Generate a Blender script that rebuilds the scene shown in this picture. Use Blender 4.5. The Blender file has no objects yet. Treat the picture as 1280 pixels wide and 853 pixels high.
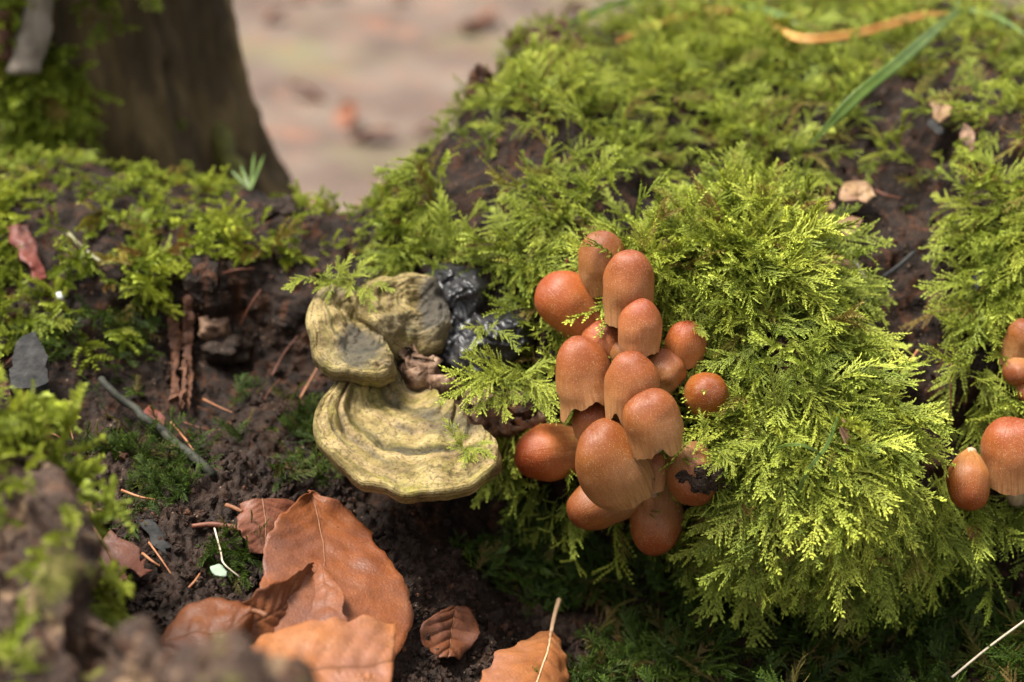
import bpy, bmesh, math, random
import numpy as np
from mathutils import Vector, Matrix
from mathutils.bvhtree import BVHTree

random.seed(7)
rng = np.random.default_rng(7)
SC = bpy.context.scene
COL = SC.collection
rad = math.radians

# ------------------------------------------------------------------ camera
CAM_H = 0.55
PITCH = rad(28.0)
LENS = 50.0
FPX = 1280 * LENS / 36.0
cam_data = bpy.data.cameras.new('camera')
cam_data.lens = LENS
cam_data.sensor_width = 36.0
cam_data.clip_start = 0.01
cam_data.clip_end = 400.0
cam_data.dof.use_dof = True
cam_data.dof.focus_distance = 0.568
cam_data.dof.aperture_fstop = 5.0
cam = bpy.data.objects.new('camera', cam_data)
cam.location = (0, 0, CAM_H)
cam.rotation_euler = (math.pi / 2 - PITCH, 0, 0)
COL.objects.link(cam)
SC.camera = cam

# ------------------------------------------------------------------ sky, sun, exposure
SUN_EL, SUN_AZ = rad(68), rad(288)          # azimuth: clockwise from +Y
world = bpy.data.worlds.new('World')
SC.world = world
world.use_nodes = True
wt = world.node_tree
wt.nodes.clear()
w_out = wt.nodes.new('ShaderNodeOutputWorld')
w_bg = wt.nodes.new('ShaderNodeBackground')
w_sky = wt.nodes.new('ShaderNodeTexSky')
w_sky.sky_type = 'NISHITA'
w_sky.sun_disc = False
w_sky.sun_elevation = SUN_EL
w_sky.sun_rotation = SUN_AZ
w_sky.dust_density = 4.0
w_hsv = wt.nodes.new('ShaderNodeHueSaturation')
w_hsv.inputs['Saturation'].default_value = 0.12     # overcast: nearly grey
w_bg.inputs['Strength'].default_value = 0.05
wt.links.new(w_sky.outputs[0], w_hsv.inputs['Color'])
wt.links.new(w_hsv.outputs[0], w_bg.inputs['Color'])
wt.links.new(w_bg.outputs[0], w_out.inputs['Surface'])

sun_data = bpy.data.lights.new('sun', 'SUN')
sun_data.energy = 1.5
sun_data.angle = rad(20)
sun_data.color = (1.0, 0.95, 0.86)
sun = bpy.data.objects.new('sun', sun_data)
to_sun = Vector((math.sin(SUN_AZ) * math.cos(SUN_EL), math.cos(SUN_AZ) * math.cos(SUN_EL), math.sin(SUN_EL)))
sun.rotation_euler = to_sun.to_track_quat('Z', 'Y').to_euler()
sun.location = (0, 0, 3)
COL.objects.link(sun)

SC.view_settings.view_transform = 'Standard'
SC.view_settings.look = 'None'
SC.view_settings.gamma = 1.0
SC.view_settings.use_curve_mapping = False
SC.view_settings.exposure = 2.5
SC.cycles.max_bounces = 6
SC.cycles.diffuse_bounces = 3
SC.cycles.glossy_bounces = 2
SC.cycles.transmission_bounces = 3

# ------------------------------------------------------------------ pixel helpers
AX_R = np.array([1.0, 0, 0])
AX_F = np.array([0, math.cos(PITCH), -math.sin(PITCH)])
AX_U = np.array([0, math.sin(PITCH), math.cos(PITCH)])
CAM_P = np.array([0, 0, CAM_H])


def P(px, py, d):
    """photo pixel + depth along the view axis -> world point (numpy friendly)"""
    px, py, d = np.asarray(px, float), np.asarray(py, float), np.asarray(d, float)
    a = (px - 640) / FPX * d
    b = -(py - 426.5) / FPX * d
    return CAM_P + d[..., None] * AX_F + a[..., None] * AX_R + b[..., None] * AX_U


def V(px, py, d):
    return Vector(P(px, py, d).tolist())


def imgdir(ix, iy, toward):
    """direction: ix right, iy down in the picture, toward the camera"""
    return Vector((AX_R * ix - AX_U * iy - AX_F * toward).tolist()).normalized()


# ------------------------------------------------------------------ noise
def _hash(ix, iy, iz, seed):
    h = (ix.astype(np.int64) * 374761393 + iy.astype(np.int64) * 668265263 + iz.astype(np.int64) * 2147483647 + seed * 1274126177) & 0xFFFFFFFF
    h = ((h ^ (h >> 13)) * 1274126177) & 0xFFFFFFFF
    h = h ^ (h >> 16)
    return (h & 0xFFFF) / 65535.0 * 2 - 1


def vnoise(p, scale, seed=0):
    q = np.asarray(p, float) * scale
    i = np.floor(q).astype(np.int64)
    f = q - i
    f = f * f * f * (f * (f * 6 - 15) + 10)
    out = 0
    for dx in (0, 1):
        for dy in (0, 1):
            for dz in (0, 1):
                w = (f[..., 0] if dx else 1 - f[..., 0]) * (f[..., 1] if dy else 1 - f[..., 1]) * (f[..., 2] if dz else 1 - f[..., 2])
                out = out + w * _hash(i[..., 0] + dx, i[..., 1] + dy, i[..., 2] + dz, seed)
    return out


def fbm(p, scale, octaves=4, seed=0, gain=0.5):
    a, s, out = 1.0, scale, 0
    for k in range(octaves):
        out = out + a * vnoise(p, s, seed + k * 17)
        a *= gain
        s *= 2.03
    return out


# ------------------------------------------------------------------ object helpers
def tag(o, label, cat=None, group=None, kind=None):
    o['label'] = label
    if cat:
        o['category'] = cat
    if group:
        o['group'] = group
    if kind:
        o['kind'] = kind
    return o


def empty(name, loc):
    o = bpy.data.objects.new(name, None)
    o.location = loc
    o.empty_display_size = 0.005
    COL.objects.link(o)
    return o


def mesh_obj(name, verts, faces, mat=None, parent=None, smooth=True, attrs=None, link=True):
    """verts in world coordinates; the parent (if any) is an Empty without rotation"""
    me = bpy.data.meshes.new(name)
    verts = np.asarray(verts, float).reshape(-1, 3)
    off = np.zeros(3)
    if parent is not None:
        off = np.array(world_loc(parent))
    me.from_pydata((verts - off).tolist(), [], [list(map(int, f)) for f in faces])
    if smooth:
        me.polygons.foreach_set('use_smooth', [True] * len(me.polygons))
    if attrs:
        for k, a in attrs.items():
            a = np.asarray(a, float)
            if a.ndim == 1:
                at = me.attributes.new(k, 'FLOAT', 'POINT')
                at.data.foreach_set('value', a)
            else:
                at = me.attributes.new(k, 'FLOAT_VECTOR', 'POINT')
                at.data.foreach_set('vector', a.ravel())
    me.update()
    o = bpy.data.objects.new(name, me)
    if mat:
        me.materials.append(mat)
    if link:
        COL.objects.link(o)
    if parent is not None:
        o.parent = parent
    return o


def world_loc(o):
    v = Vector(o.location)
    while o.parent is not None:
        o = o.parent
        v = v + Vector(o.location)
    return v


def grid_faces(nr, nc, wrap=False, off=0):
    r = np.arange(nr - 1)[:, None]
    c = np.arange(nc if wrap else nc - 1)[None, :]
    c2 = (c + 1) % nc
    f = np.stack([r * nc + c, r * nc + c2, (r + 1) * nc + c2, (r + 1) * nc + c], -1).reshape(-1, 4)
    return f + off


def catmull(pts, n):
    """smooth polyline through pts (k,m) resampled to n"""
    pts = np.asarray(pts, float)
    if len(pts) == 2:
        t = np.linspace(0, 1, n)[:, None]
        return pts[0] * (1 - t) + pts[1] * t
    p = np.vstack([2 * pts[0] - pts[1], pts, 2 * pts[-1] - pts[-2]])
    u = np.linspace(0, len(pts) - 1 - 1e-9, n)
    i = np.floor(u).astype(int)
    t = (u - i)[:, None]
    p0, p1, p2, p3 = p[i], p[i + 1], p[i + 2], p[i + 3]
    return 0.5 * (2 * p1 + (p2 - p0) * t + (2 * p0 - 5 * p1 + 4 * p2 - p3) * t * t + (3 * p1 - p0 - 3 * p2 + p3) * t ** 3)


def tube(path, radii, seg=8, cap=True):
    path = np.asarray(path, float)
    n = len(path)
    radii = np.broadcast_to(np.asarray(radii, float), (n,))
    tan = np.gradient(path, axis=0)
    tan /= np.linalg.norm(tan, axis=1)[:, None] + 1e-12
    ref = np.array([0, 0, 1.0])
    if abs(tan[0] @ ref) > 0.9:
        ref = np.array([1.0, 0, 0])
    a = np.cross(tan, ref)
    a /= np.linalg.norm(a, axis=1)[:, None] + 1e-12
    b = np.cross(tan, a)
    th = np.linspace(0, 2 * math.pi, seg, endpoint=False)
    v = path[:, None, :] + radii[:, None, None] * (np.cos(th)[None, :, None] * a[:, None, :] + np.sin(th)[None, :, None] * b[:, None, :])
    v = v.reshape(-1, 3)
    f = grid_faces(n, seg, wrap=True).tolist()
    if cap:
        f.append(list(range(seg))[::-1])
        f.append(list(range((n - 1) * seg, n * seg)))
    return v, f


def poly(px, pts):
    a = np.asarray(pts, float)
    return np.interp(px, a[:, 0], a[:, 1])


def spoly(px, pts, w=14):
    return sum(poly(np.asarray(px, float) + o, pts) for o in (-w, -w / 2, 0, w / 2, w)) / 5.0


# ------------------------------------------------------------------ materials
def new_mat(name):
    m = bpy.data.materials.new(name)
    m.use_nodes = True
    nt = m.node_tree
    nt.nodes.clear()
    out = nt.nodes.new('ShaderNodeOutputMaterial')
    bs = nt.nodes.new('ShaderNodeBsdfPrincipled')
    nt.links.new(bs.outputs[0], out.inputs[0])
    return m, nt, bs, out


class NT:
    """tiny node-building helper"""

    def __init__(self, nt):
        self.nt = nt

    def n(self, t, ins=None, **kw):
        nd = self.nt.nodes.new(t)
        for k, v in kw.items():
            setattr(nd, k, v)
        for k, v in (ins or {}).items():
            if hasattr(v, 'is_output'):
                self.nt.links.new(v, nd.inputs[k])
            else:
                nd.inputs[k].default_value = v
        return nd

    def geo_pos(self):
        return self.n('ShaderNodeNewGeometry').outputs['Position']

    def objco(self):
        return self.n('ShaderNodeTexCoord').outputs['Object']

    def noise(self, vec, scale, detail=4, rough=0.55, dist=0.0, out='Fac'):
        return self.n('ShaderNodeTexNoise', {'Vector': vec, 'Scale': scale, 'Detail': detail, 'Roughness': rough, 'Distortion': dist}).outputs[out]

    def ramp(self, fac, stops, interp='LINEAR'):
        nd = self.n('ShaderNodeValToRGB', {'Fac': fac})
        cr = nd.color_ramp
        cr.interpolation = interp
        while len(cr.elements) < len(stops):
            cr.elements.new(0.5)
        for e, (p, c) in zip(cr.elements, stops):
            e.position = p
            e.color = (*c, 1) if len(c) == 3 else c
        return nd.outputs['Color']

    def mix(self, fac, a, b, blend='MIX'):
        nd = self.n('ShaderNodeMix', data_type='RGBA', blend_type=blend)
        for k, v in ((0, fac), (6, a), (7, b)):
            if hasattr(v, 'is_output'):
                self.nt.links.new(v, nd.inputs[k])
            else:
                nd.inputs[k].default_value = (*v, 1) if isinstance(v, tuple) and len(v) == 3 else v
        return nd.outputs[2]

    def math(self, op, a, b=0.0, c=0.0, clamp=False):
        nd = self.n('ShaderNodeMath', operation=op, use_clamp=clamp)
        for k, v in ((0, a), (1, b), (2, c)):
            if hasattr(v, 'is_output'):
                self.nt.links.new(v, nd.inputs[k])
            else:
                nd.inputs[k].default_value = v
        return nd.outputs[0]

    def attr(self, name, kind='GEOMETRY'):
        return self.n('ShaderNodeAttribute', attribute_name=name, attribute_type=kind)

    def bump(self, h, dist, strength=1.0, normal=None):
        ins = {'Height': h, 'Distance': dist, 'Strength': strength}
        if normal is not None:
            ins['Normal'] = normal
        return self.n('ShaderNodeBump', ins).outputs[0]

    def mapping(self, vec, scale, loc=(0, 0, 0)):
        return self.n('ShaderNodeMapping', {'Vector': vec, 'Scale': scale, 'Location': loc}).outputs[0]

    def link(self, a, b):
        self.nt.links.new(a, b)


def mat_soil(name, dark, mid, light, wood=0.0, rough=0.85, sc=60):
    m, nt, bs, out = new_mat(name)
    k = NT(nt)
    p = k.geo_pos()
    n1 = k.noise(p, sc, 6, 0.65)
    n2 = k.noise(p, 420, 4, 0.6)
    c = k.ramp(n1, [(0.3, dark), (0.52, mid), (0.75, light)])
    c = k.mix(k.math('MULTIPLY', k.ramp(n2, [(0.42, (0, 0, 0)), (0.72, (1, 1, 1))]), 0.55), c, light)
    # rust-red decayed wood streaks
    pw = k.mapping(p, (1.0, 1.0, 0.18))
    n3 = k.noise(pw, 130, 4, 0.6, 0.6)
    c = k.mix(k.math('MULTIPLY', k.ramp(n3, [(0.52, (0, 0, 0)), (0.7, (1, 1, 1))]), wood), c, (0.13, 0.045, 0.016))
    # pale flecks
    vo = k.n('ShaderNodeTexVoronoi', {'Vector': p, 'Scale': 330.0}, feature='F1')
    fl = k.math('LESS_THAN', vo.outputs['Distance'], 0.17)
    gate = k.math('GREATER_THAN', k.noise(p, 90, 2), 0.57)
    c = k.mix(k.math('MULTIPLY', k.math('MULTIPLY', fl, gate), 0.5), c, (0.30, 0.2, 0.13))
    k.link(c, bs.inputs['Base Color'])
    bs.inputs['Roughness'].default_value = rough
    r = k.math('MULTIPLY_ADD', k.noise(p, 200, 3), 0.7, 0.3)
    k.link(r, bs.inputs['Roughness'])
    bs.inputs['Specular IOR Level'].default_value = 0.18
    b = k.bump(n2, 0.0022, 0.9)
    b = k.bump(k.noise(p, 1200, 3, 0.6), 0.0006, 0.7, b)
    k.link(b, bs.inputs['Normal'])
    return m


def mat_moss(name, base, tip, old, trans=0.35):
    """colour from base to growing tip along each shoot, per-instance tint"""
    m, nt, bs, out = new_mat(name)
    k = NT(nt)
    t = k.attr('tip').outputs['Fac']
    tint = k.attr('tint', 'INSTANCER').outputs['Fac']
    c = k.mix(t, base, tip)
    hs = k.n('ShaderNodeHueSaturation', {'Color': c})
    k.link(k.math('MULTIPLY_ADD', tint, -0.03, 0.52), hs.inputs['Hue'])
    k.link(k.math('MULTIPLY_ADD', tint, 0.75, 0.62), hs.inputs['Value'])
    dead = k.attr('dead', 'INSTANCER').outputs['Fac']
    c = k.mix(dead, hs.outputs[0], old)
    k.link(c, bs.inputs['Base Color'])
    bs.inputs['Roughness'].default_value = 0.55
    bs.inputs['Specular IOR Level'].default_value = 0.22
    tr = k.n('ShaderNodeBsdfTranslucent', {'Color': c})
    mx = k.n('ShaderNodeMixShader', {0: trans})
    k.link(bs.outputs[0], mx.inputs[1])
    k.link(tr.outputs[0], mx.inputs[2])
    k.link(mx.outputs[0], out.inputs[0])
    return m


M = {}
M['stump'] = mat_soil('rotten_wood', (0.004, 0.0022, 0.0013), (0.011, 0.0058, 0.0034), (0.040, 0.021, 0.012), wood=0.45)
M['soil'] = mat_soil('dark_soil', (0.006, 0.0034, 0.0023), (0.018, 0.0102, 0.0068), (0.062, 0.038, 0.027), wood=0.15)
M['log'] = mat_soil('log_wood', (0.008, 0.005, 0.004), (0.04, 0.023, 0.017), (0.13, 0.085, 0.055), wood=0.35, sc=30)
_k = NT(M['log'].node_tree)
_b = next(n for n in M['log'].node_tree.nodes if n.type == 'BSDF_PRINCIPLED')
_c = _b.inputs['Base Color'].links[0].from_socket
_p = _k.geo_pos()
_c = _k.mix(_k.math('MULTIPLY', _k.ramp(_k.noise(_p, 75, 3), [(.56, (0, 0, 0)), (.64, (1, 1, 1))]), .8), _c, (.26, .17, .10))
_c = _k.mix(_k.math('MULTIPLY', _k.ramp(_k.noise(_k.mapping(_p, (1, 1, 1), (3, 1, 2)), 48, 3), [(.58, (0, 0, 0)), (.68, (1, 1, 1))]), .7), _c, (.17, .17, .03))
_k.link(_c, _b.inputs['Base Color'])
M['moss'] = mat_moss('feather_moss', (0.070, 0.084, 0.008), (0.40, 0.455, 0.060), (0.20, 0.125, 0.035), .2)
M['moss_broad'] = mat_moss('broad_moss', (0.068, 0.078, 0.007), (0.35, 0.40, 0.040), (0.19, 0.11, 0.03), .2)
M['moss_shade_painted'] = mat_moss('shade_painted_moss', (0.012, 0.021, 0.003), (0.066, 0.110, 0.011), (0.15, 0.10, 0.03), .25)  # dark green moss, darkened further to paint in the shade under the overhang

# ------------------------------------------------------------------ the stump: one surface through measured points
CTRL = np.array([
    (-260, 210, .76), (0, 205, .74), (150, 220, .735), (300, 250, .715), (440, 270, .70), (520, 245, .70), (560, 190, .715), (610, 120, .755),
    (680, 55, .81), (760, 30, .85), (900, 5, .89), (1100, 5, .88), (1280, 25, .86), (1540, 45, .84),
    (-260, 350, .68), (0, 350, .675), (150, 340, .668), (300, 330, .672), (430, 350, .665), (0, 450, .64), (150, 450, .65), (250, 440, .672), (330, 440, .672), (400, 450, .668),
    (-260, 560, .60), (0, 560, .60), (150, 560, .605), (300, 560, .615), (400, 570, .63), (100, 680, .555), (250, 680, .562), (400, 680, .585), (250, 780, .53), (400, 780, .545),
    (100, 850, .51), (400, 900, .51), (0, 1000, .47), (-260, 1000, .46), (-260, 750, .53),
    (520, 690, .60), (620, 670, .655), (700, 720, .660), (800, 740, .655), (560, 800, .575), (700, 830, .60), (850, 810, .625), (1000, 810, .63), (1150, 790, .632), (1280, 780, .615),
    (700, 1000, .50), (1000, 1000, .51), (1280, 1000, .51), (1540, 1000, .50), (500, 560, .66), (600, 600, .662), (560, 500, .64), (480, 420, .65),
    (640, 400, .628), (640, 500, .635), (720, 330, .628), (760, 420, .615), (760, 520, .612), (700, 620, .640), (800, 650, .632), (860, 560, .595), (870, 680, .632),
    (560, 270, .668), (640, 250, .657), (720, 230, .657), (640, 150, .70), (720, 120, .73), (820, 150, .72), (840, 225, .712), (800, 275, .642), (900, 265, .658), (900, 120, .75), (1000, 100, .76),
    (1000, 200, .70), (1100, 100, .755), (1100, 200, .715), (1200, 100, .73), (1200, 200, .69), (1280, 150, .69), (1400, 150, .69), (560, 350, .65), (640, 330, .64),
    (1060, 270, .668), (1100, 340, .648), (1125, 430, .629), (1140, 540, .612), (1060, 420, .625),
    (900, 330, .605), (960, 380, .595), (1000, 450, .58), (1040, 520, .575), (900, 450, .598), (950, 560, .573), (1050, 600, .575), (1120, 620, .59), (940, 640, .58), (1040, 660, .586), (950, 710, .628), (1100, 710, .63),
    (1230, 280, .655), (1280, 350, .63), (1250, 450, .625), (1250, 560, .618), (1240, 660, .615), (1400, 400, .62), (1400, 600, .60), (1540, 300, .64), (1540, 600, .58), (1180, 480, .622),
])


def tps_fit(c):
    x = c[:, :2] / 500.0
    n = len(x)
    r2 = ((x[:, None] - x[None]) ** 2).sum(-1)
    K = 0.5 * r2 * np.log(r2 + 1e-12) + np.eye(n) * 2e-3
    Pm = np.hstack([np.ones((n, 1)), x])
    A = np.zeros((n + 3, n + 3))
    A[:n, :n], A[:n, n:], A[n:, :n] = K, Pm, Pm.T
    s = np.linalg.solve(A, np.concatenate([c[:, 2], np.zeros(3)]))
    return x, s


TPS_X, TPS_S = tps_fit(CTRL)


def depth0(px, py):
    q = np.stack([np.asarray(px, float), np.asarray(py, float)], -1) / 500.0
    sh = q.shape[:-1]
    q = q.reshape(-1, 2)
    out = np.empty(len(q))
    for i in range(0, len(q), 20000):
        r2 = ((q[i:i + 20000, None] - TPS_X[None]) ** 2).sum(-1)
        out[i:i + 20000] = (0.5 * r2 * np.log(r2 + 1e-12)) @ TPS_S[:-3] + TPS_S[-3] + q[i:i + 20000] @ TPS_S[-2:]
    return out.reshape(sh)


RIDGE = [(-300, 225), (-50, 215), (80, 215), (150, 224), (230, 240), (300, 252), (360, 268), (440, 282), (490, 272), (530, 240), (556, 200), (580, 160), (606, 125), (632, 92), (655, 62), (690, 46), (740, 42), (780, 34), (820, 22), (900, 14), (1000, 10), (1150, 12), (1280, 34), (1560, 60)]
NC, NR, NB = 620, 330, 60


def normals_of(pos):
    du = np.gradient(pos, axis=1)
    dv = np.gradient(pos, axis=0)
    n = np.cross(du, dv)
    n /= np.linalg.norm(n, axis=-1)[..., None] + 1e-15
    return n


def build_sheet(ridge, x0, x1, nc, nr, nb, bottom, depth_fn, back_len, ground_z):
    cx = np.linspace(x0, x1, nc)
    t = np.linspace(0, 1, nr)
    top = spoly(cx, ridge)
    py = bottom + (top[None, :] - bottom) * t[:, None]
    px = np.broadcast_to(cx[None, :], py.shape)
    pos = P(px, py, depth_fn(px, py))
    # continue over the crest and down the back to the ground
    last = pos[-1]
    s = np.linspace(0, 1, nb + 1)[1:, None]
    ydir = last[:, :2] / np.linalg.norm(last[:, :2], axis=1)[:, None]
    dist = back_len * s
    zz = last[None, :, 2] + (ground_z - last[None, :, 2]) * (s * s * (3 - 2 * s)) ** 1.15
    back = np.concatenate([last[None, :, :2] + ydir[None] * dist[:, :, None], zz[..., None]], -1)
    pos = np.concatenate([pos, back], 0)
    PX = np.concatenate([px, np.broadcast_to(cx[None], (nb, nc))], 0)
    PY = np.concatenate([py, np.broadcast_to(top[None], (nb, nc))], 0)
    rear = np.concatenate([np.zeros_like(py), np.broadcast_to(s, (nb, nc))], 0)
    return pos, PX, PY, rear


pos, PX, PY, REAR = build_sheet(RIDGE, -300, 1560, NC, NR, NB, 1010, depth0, 0.30, -0.25)
nrm = normals_of(pos)
if nrm[NR // 2, NC // 2] @ AX_F > 0:
    nrm = -nrm


def ell(px, py, cx, cy, rx, ry, soft=0.35):
    r = np.sqrt(((px - cx) / rx) ** 2 + ((py - cy) / ry) ** 2)
    return np.clip((1 + soft - r) / (2 * soft), 0, 1)


# soil boundary: below this line the sheet is crumbly soil, above it is stump
SOIL_LINE = [(-300, 520), (0, 530), (150, 545), (300, 540), (400, 565), (470, 630), (560, 690), (660, 740), (760, 790), (900, 830), (1100, 850), (1560, 880)]
soilness = np.clip((PY - spoly(PX, SOIL_LINE)) / 30.0, 0, 1) * (REAR == 0)
disp = fbm(pos, 45, 3, 3) * 0.0035 + fbm(pos, 190, 3, 11) * 0.0012
ridged = 1 - np.abs(fbm(pos * np.array([1, 1, .35]), 120, 3, 31))
disp += (1 - soilness) * (ridged - 0.6) * 0.003
crumb = np.abs(fbm(pos, 260, 3, 51))
disp += soilness * (crumb - 0.3) * 0.0042
disp += soilness * fbm(pos, 80, 2, 77) * 0.003
disp += (1 - soilness) * np.clip(fbm(pos, 38, 3, 5), -.9, .7) * 0.0055 * (PX > 430) * np.where((PX > 840) & (PX < 1100) & (PY > 300) & (PY < 700), .5, 1)
pos = pos + nrm * disp[..., None]
nrm = normals_of(pos)
if nrm[NR // 2, NC // 2] @ AX_F > 0:
    nrm = -nrm
NROW = pos.shape[0]

F_ALL = grid_faces(NROW, NC)
flat = pos.reshape(-1, 3)
f_soil = (soilness.reshape(-1)[F_ALL].mean(1) > 0.5)


def sub_mesh(name, mask, mat):
    ff = F_ALL[mask]
    used = np.unique(ff)
    remap = -np.ones(len(flat), int)
    remap[used] = np.arange(len(used))
    return mesh_obj(name, flat[used], remap[ff], mat)


stump = sub_mesh('rotten_stump', ~f_soil, M['stump'])
tag(stump, 'dark rotten tree stump overgrown with bright green moss', 'tree stump')
soil = sub_mesh('soil', f_soil, M['soil'])
tag(soil, 'dark crumbly soil in the hollow before the stump', 'soil', kind='structure')

BVH = BVHTree.FromPolygons([tuple(v) for v in flat.tolist()], F_ALL.tolist())


def ray(px, py):
    o = Vector(CAM_P.tolist())
    d = (V(px, py, 1.0) - o).normalized()
    h, n, i, dist = BVH.ray_cast(o, d)
    if h is None:
        return None, None, None
    if n.dot(d) > 0:
        n = -n
    return h, n, (h - o).dot(Vector(AX_F.tolist()))


def surf_d(px, py, default=0.6):
    h, n, d = ray(px, py)
    return default if d is None else d


# ------------------------------------------------------------------ scatter by geometry nodes
def proto_collection(name, objs):
    c = bpy.data.collections.new(name)
    for o in objs:
        c.objects.link(o)
    return c


def scatter(name, pts, rots, scales, idx, tint, dead, coll, label, cat=None):
    n = len(pts)
    me = bpy.data.meshes.new(name)
    me.from_pydata(np.asarray(pts).tolist(), [], [])
    for k, t, a in (('rot', 'FLOAT_VECTOR', np.asarray(rots, float)), ('scl', 'FLOAT_VECTOR', np.asarray(scales, float)), ('idx', 'INT', np.asarray(idx, np.int32)), ('tint', 'FLOAT', np.asarray(tint, float)), ('dead', 'FLOAT', np.asarray(dead, float))):
        at = me.attributes.new(k, t, 'POINT')
        at.data.foreach_set('vector' if t == 'FLOAT_VECTOR' else 'value', a.ravel())
    o = bpy.data.objects.new(name, me)
    COL.objects.link(o)
    ng = bpy.data.node_groups.new(name + '_nodes', 'GeometryNodeTree')
    ng.interface.new_socket('Geometry', in_out='INPUT', socket_type='NodeSocketGeometry')
    ng.interface.new_socket('Geometry', in_out='OUTPUT', socket_type='NodeSocketGeometry')
    N = ng.nodes
    gi, go = N.new('NodeGroupInput'), N.new('NodeGroupOutput')
    m2p = N.new('GeometryNodeMeshToPoints')
    iop = N.new('GeometryNodeInstanceOnPoints')
    ci = N.new('GeometryNodeCollectionInfo')
    ci.inputs['Collection'].default_value = coll
    ci.inputs['Separate Children'].default_value = True
    ci.inputs['Reset Children'].default_value = True

    def na(nm, ty):
        x = N.new('GeometryNodeInputNamedAttribute')
        x.data_type = ty
        x.inputs['Name'].default_value = nm
        return next(s for s in x.outputs if s.name == 'Attribute' and s.enabled)
    e2r = N.new('FunctionNodeEulerToRotation')
    L = ng.links.new
    L(gi.outputs[0], m2p.inputs[0])
    L(m2p.outputs[0], iop.inputs['Points'])
    L(ci.outputs[0], iop.inputs['Instance'])
    iop.inputs['Pick Instance'].default_value = True
    L(na('idx', 'INT'), iop.inputs['Instance Index'])
    L(na('rot', 'FLOAT_VECTOR'), e2r.inputs[0])
    L(e2r.outputs[0], iop.inputs['Rotation'])
    L(na('scl', 'FLOAT_VECTOR'), iop.inputs['Scale'])
    L(iop.outputs[0], go.inputs[0])
    md = o.modifiers.new('scatter', 'NODES')
    md.node_group = ng
    tag(o, label, cat, kind='stuff')
    return o


def frames_to_euler(y, z):
    """local +Y -> y, local +Z -> as near z as possible; arrays (n,3) -> euler xyz"""
    y = y / (np.linalg.norm(y, axis=1)[:, None] + 1e-12)
    x = np.cross(y, z)
    x /= np.linalg.norm(x, axis=1)[:, None] + 1e-12
    z = np.cross(x, y)
    # R = [x y z] columns
    r20, r21, r22 = x[:, 2], y[:, 2], z[:, 2]
    ey = np.arcsin(np.clip(-r20, -1, 1))
    ex = np.arctan2(r21, r22)
    ez = np.arctan2(x[:, 1], x[:, 0])
    return np.stack([ex, ey, ez], 1)


# ------------------------------------------------------------------ moss shoots
class Tri:
    def __init__(self):
        self.v, self.f, self.t = [], [], []

    def leaf(self, p, d, up, ln, wd, tip, fold=0.0):
        """one small pointed leaf: two triangles along the centre line"""
        s = d.cross(up)
        if s.length < 1e-6:
            s = Vector((1, 0, 0))
        s.normalize()
        n = s.cross(d).normalized()
        i = len(self.v)
        m = p + d * ln * 0.42
        self.v += [p, m + s * wd + n * fold * wd, p + d * ln + n * fold * wd * .6, m - s * wd + n * fold * wd]
        self.t += [tip * .85, tip, min(1, tip + .12), tip]
        self.f += [(i, i + 1, i + 2), (i, i + 2, i + 3)]

    def strip(self, pts, r, t0, t1):
        """thin three-sided stem"""
        n = len(pts)
        base = len(self.v)
        for k, p in enumerate(pts):
            d = (pts[min(k + 1, n - 1)] - pts[max(k - 1, 0)]).normalized()
            a = d.cross(Vector((0, 0, 1)))
            if a.length < 1e-5:
                a = Vector((1, 0, 0))
            a.normalize()
            b = d.cross(a)
            rr = r * (1 - 0.6 * k / n)
            for q in range(3):
                th = q * 2.0944
                self.v.append(p + (a * math.cos(th) + b * math.sin(th)) * rr)
                self.t.append(t0 + (t1 - t0) * k / (n - 1))
        for k in range(n - 1):
            for q in range(3):
                q2 = (q + 1) % 3
                self.f.append((base + k * 3 + q, base + k * 3 + q2, base + k * 3 + 3 + q2, base + k * 3 + 3 + q))

    def obj(self, name, mat):
        return mesh_obj(name, [tuple(p) for p in self.v], self.f, mat, smooth=False, attrs={'tip': np.clip(self.t, 0, 1)}, link=False)


R = random.Random(11)


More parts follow.
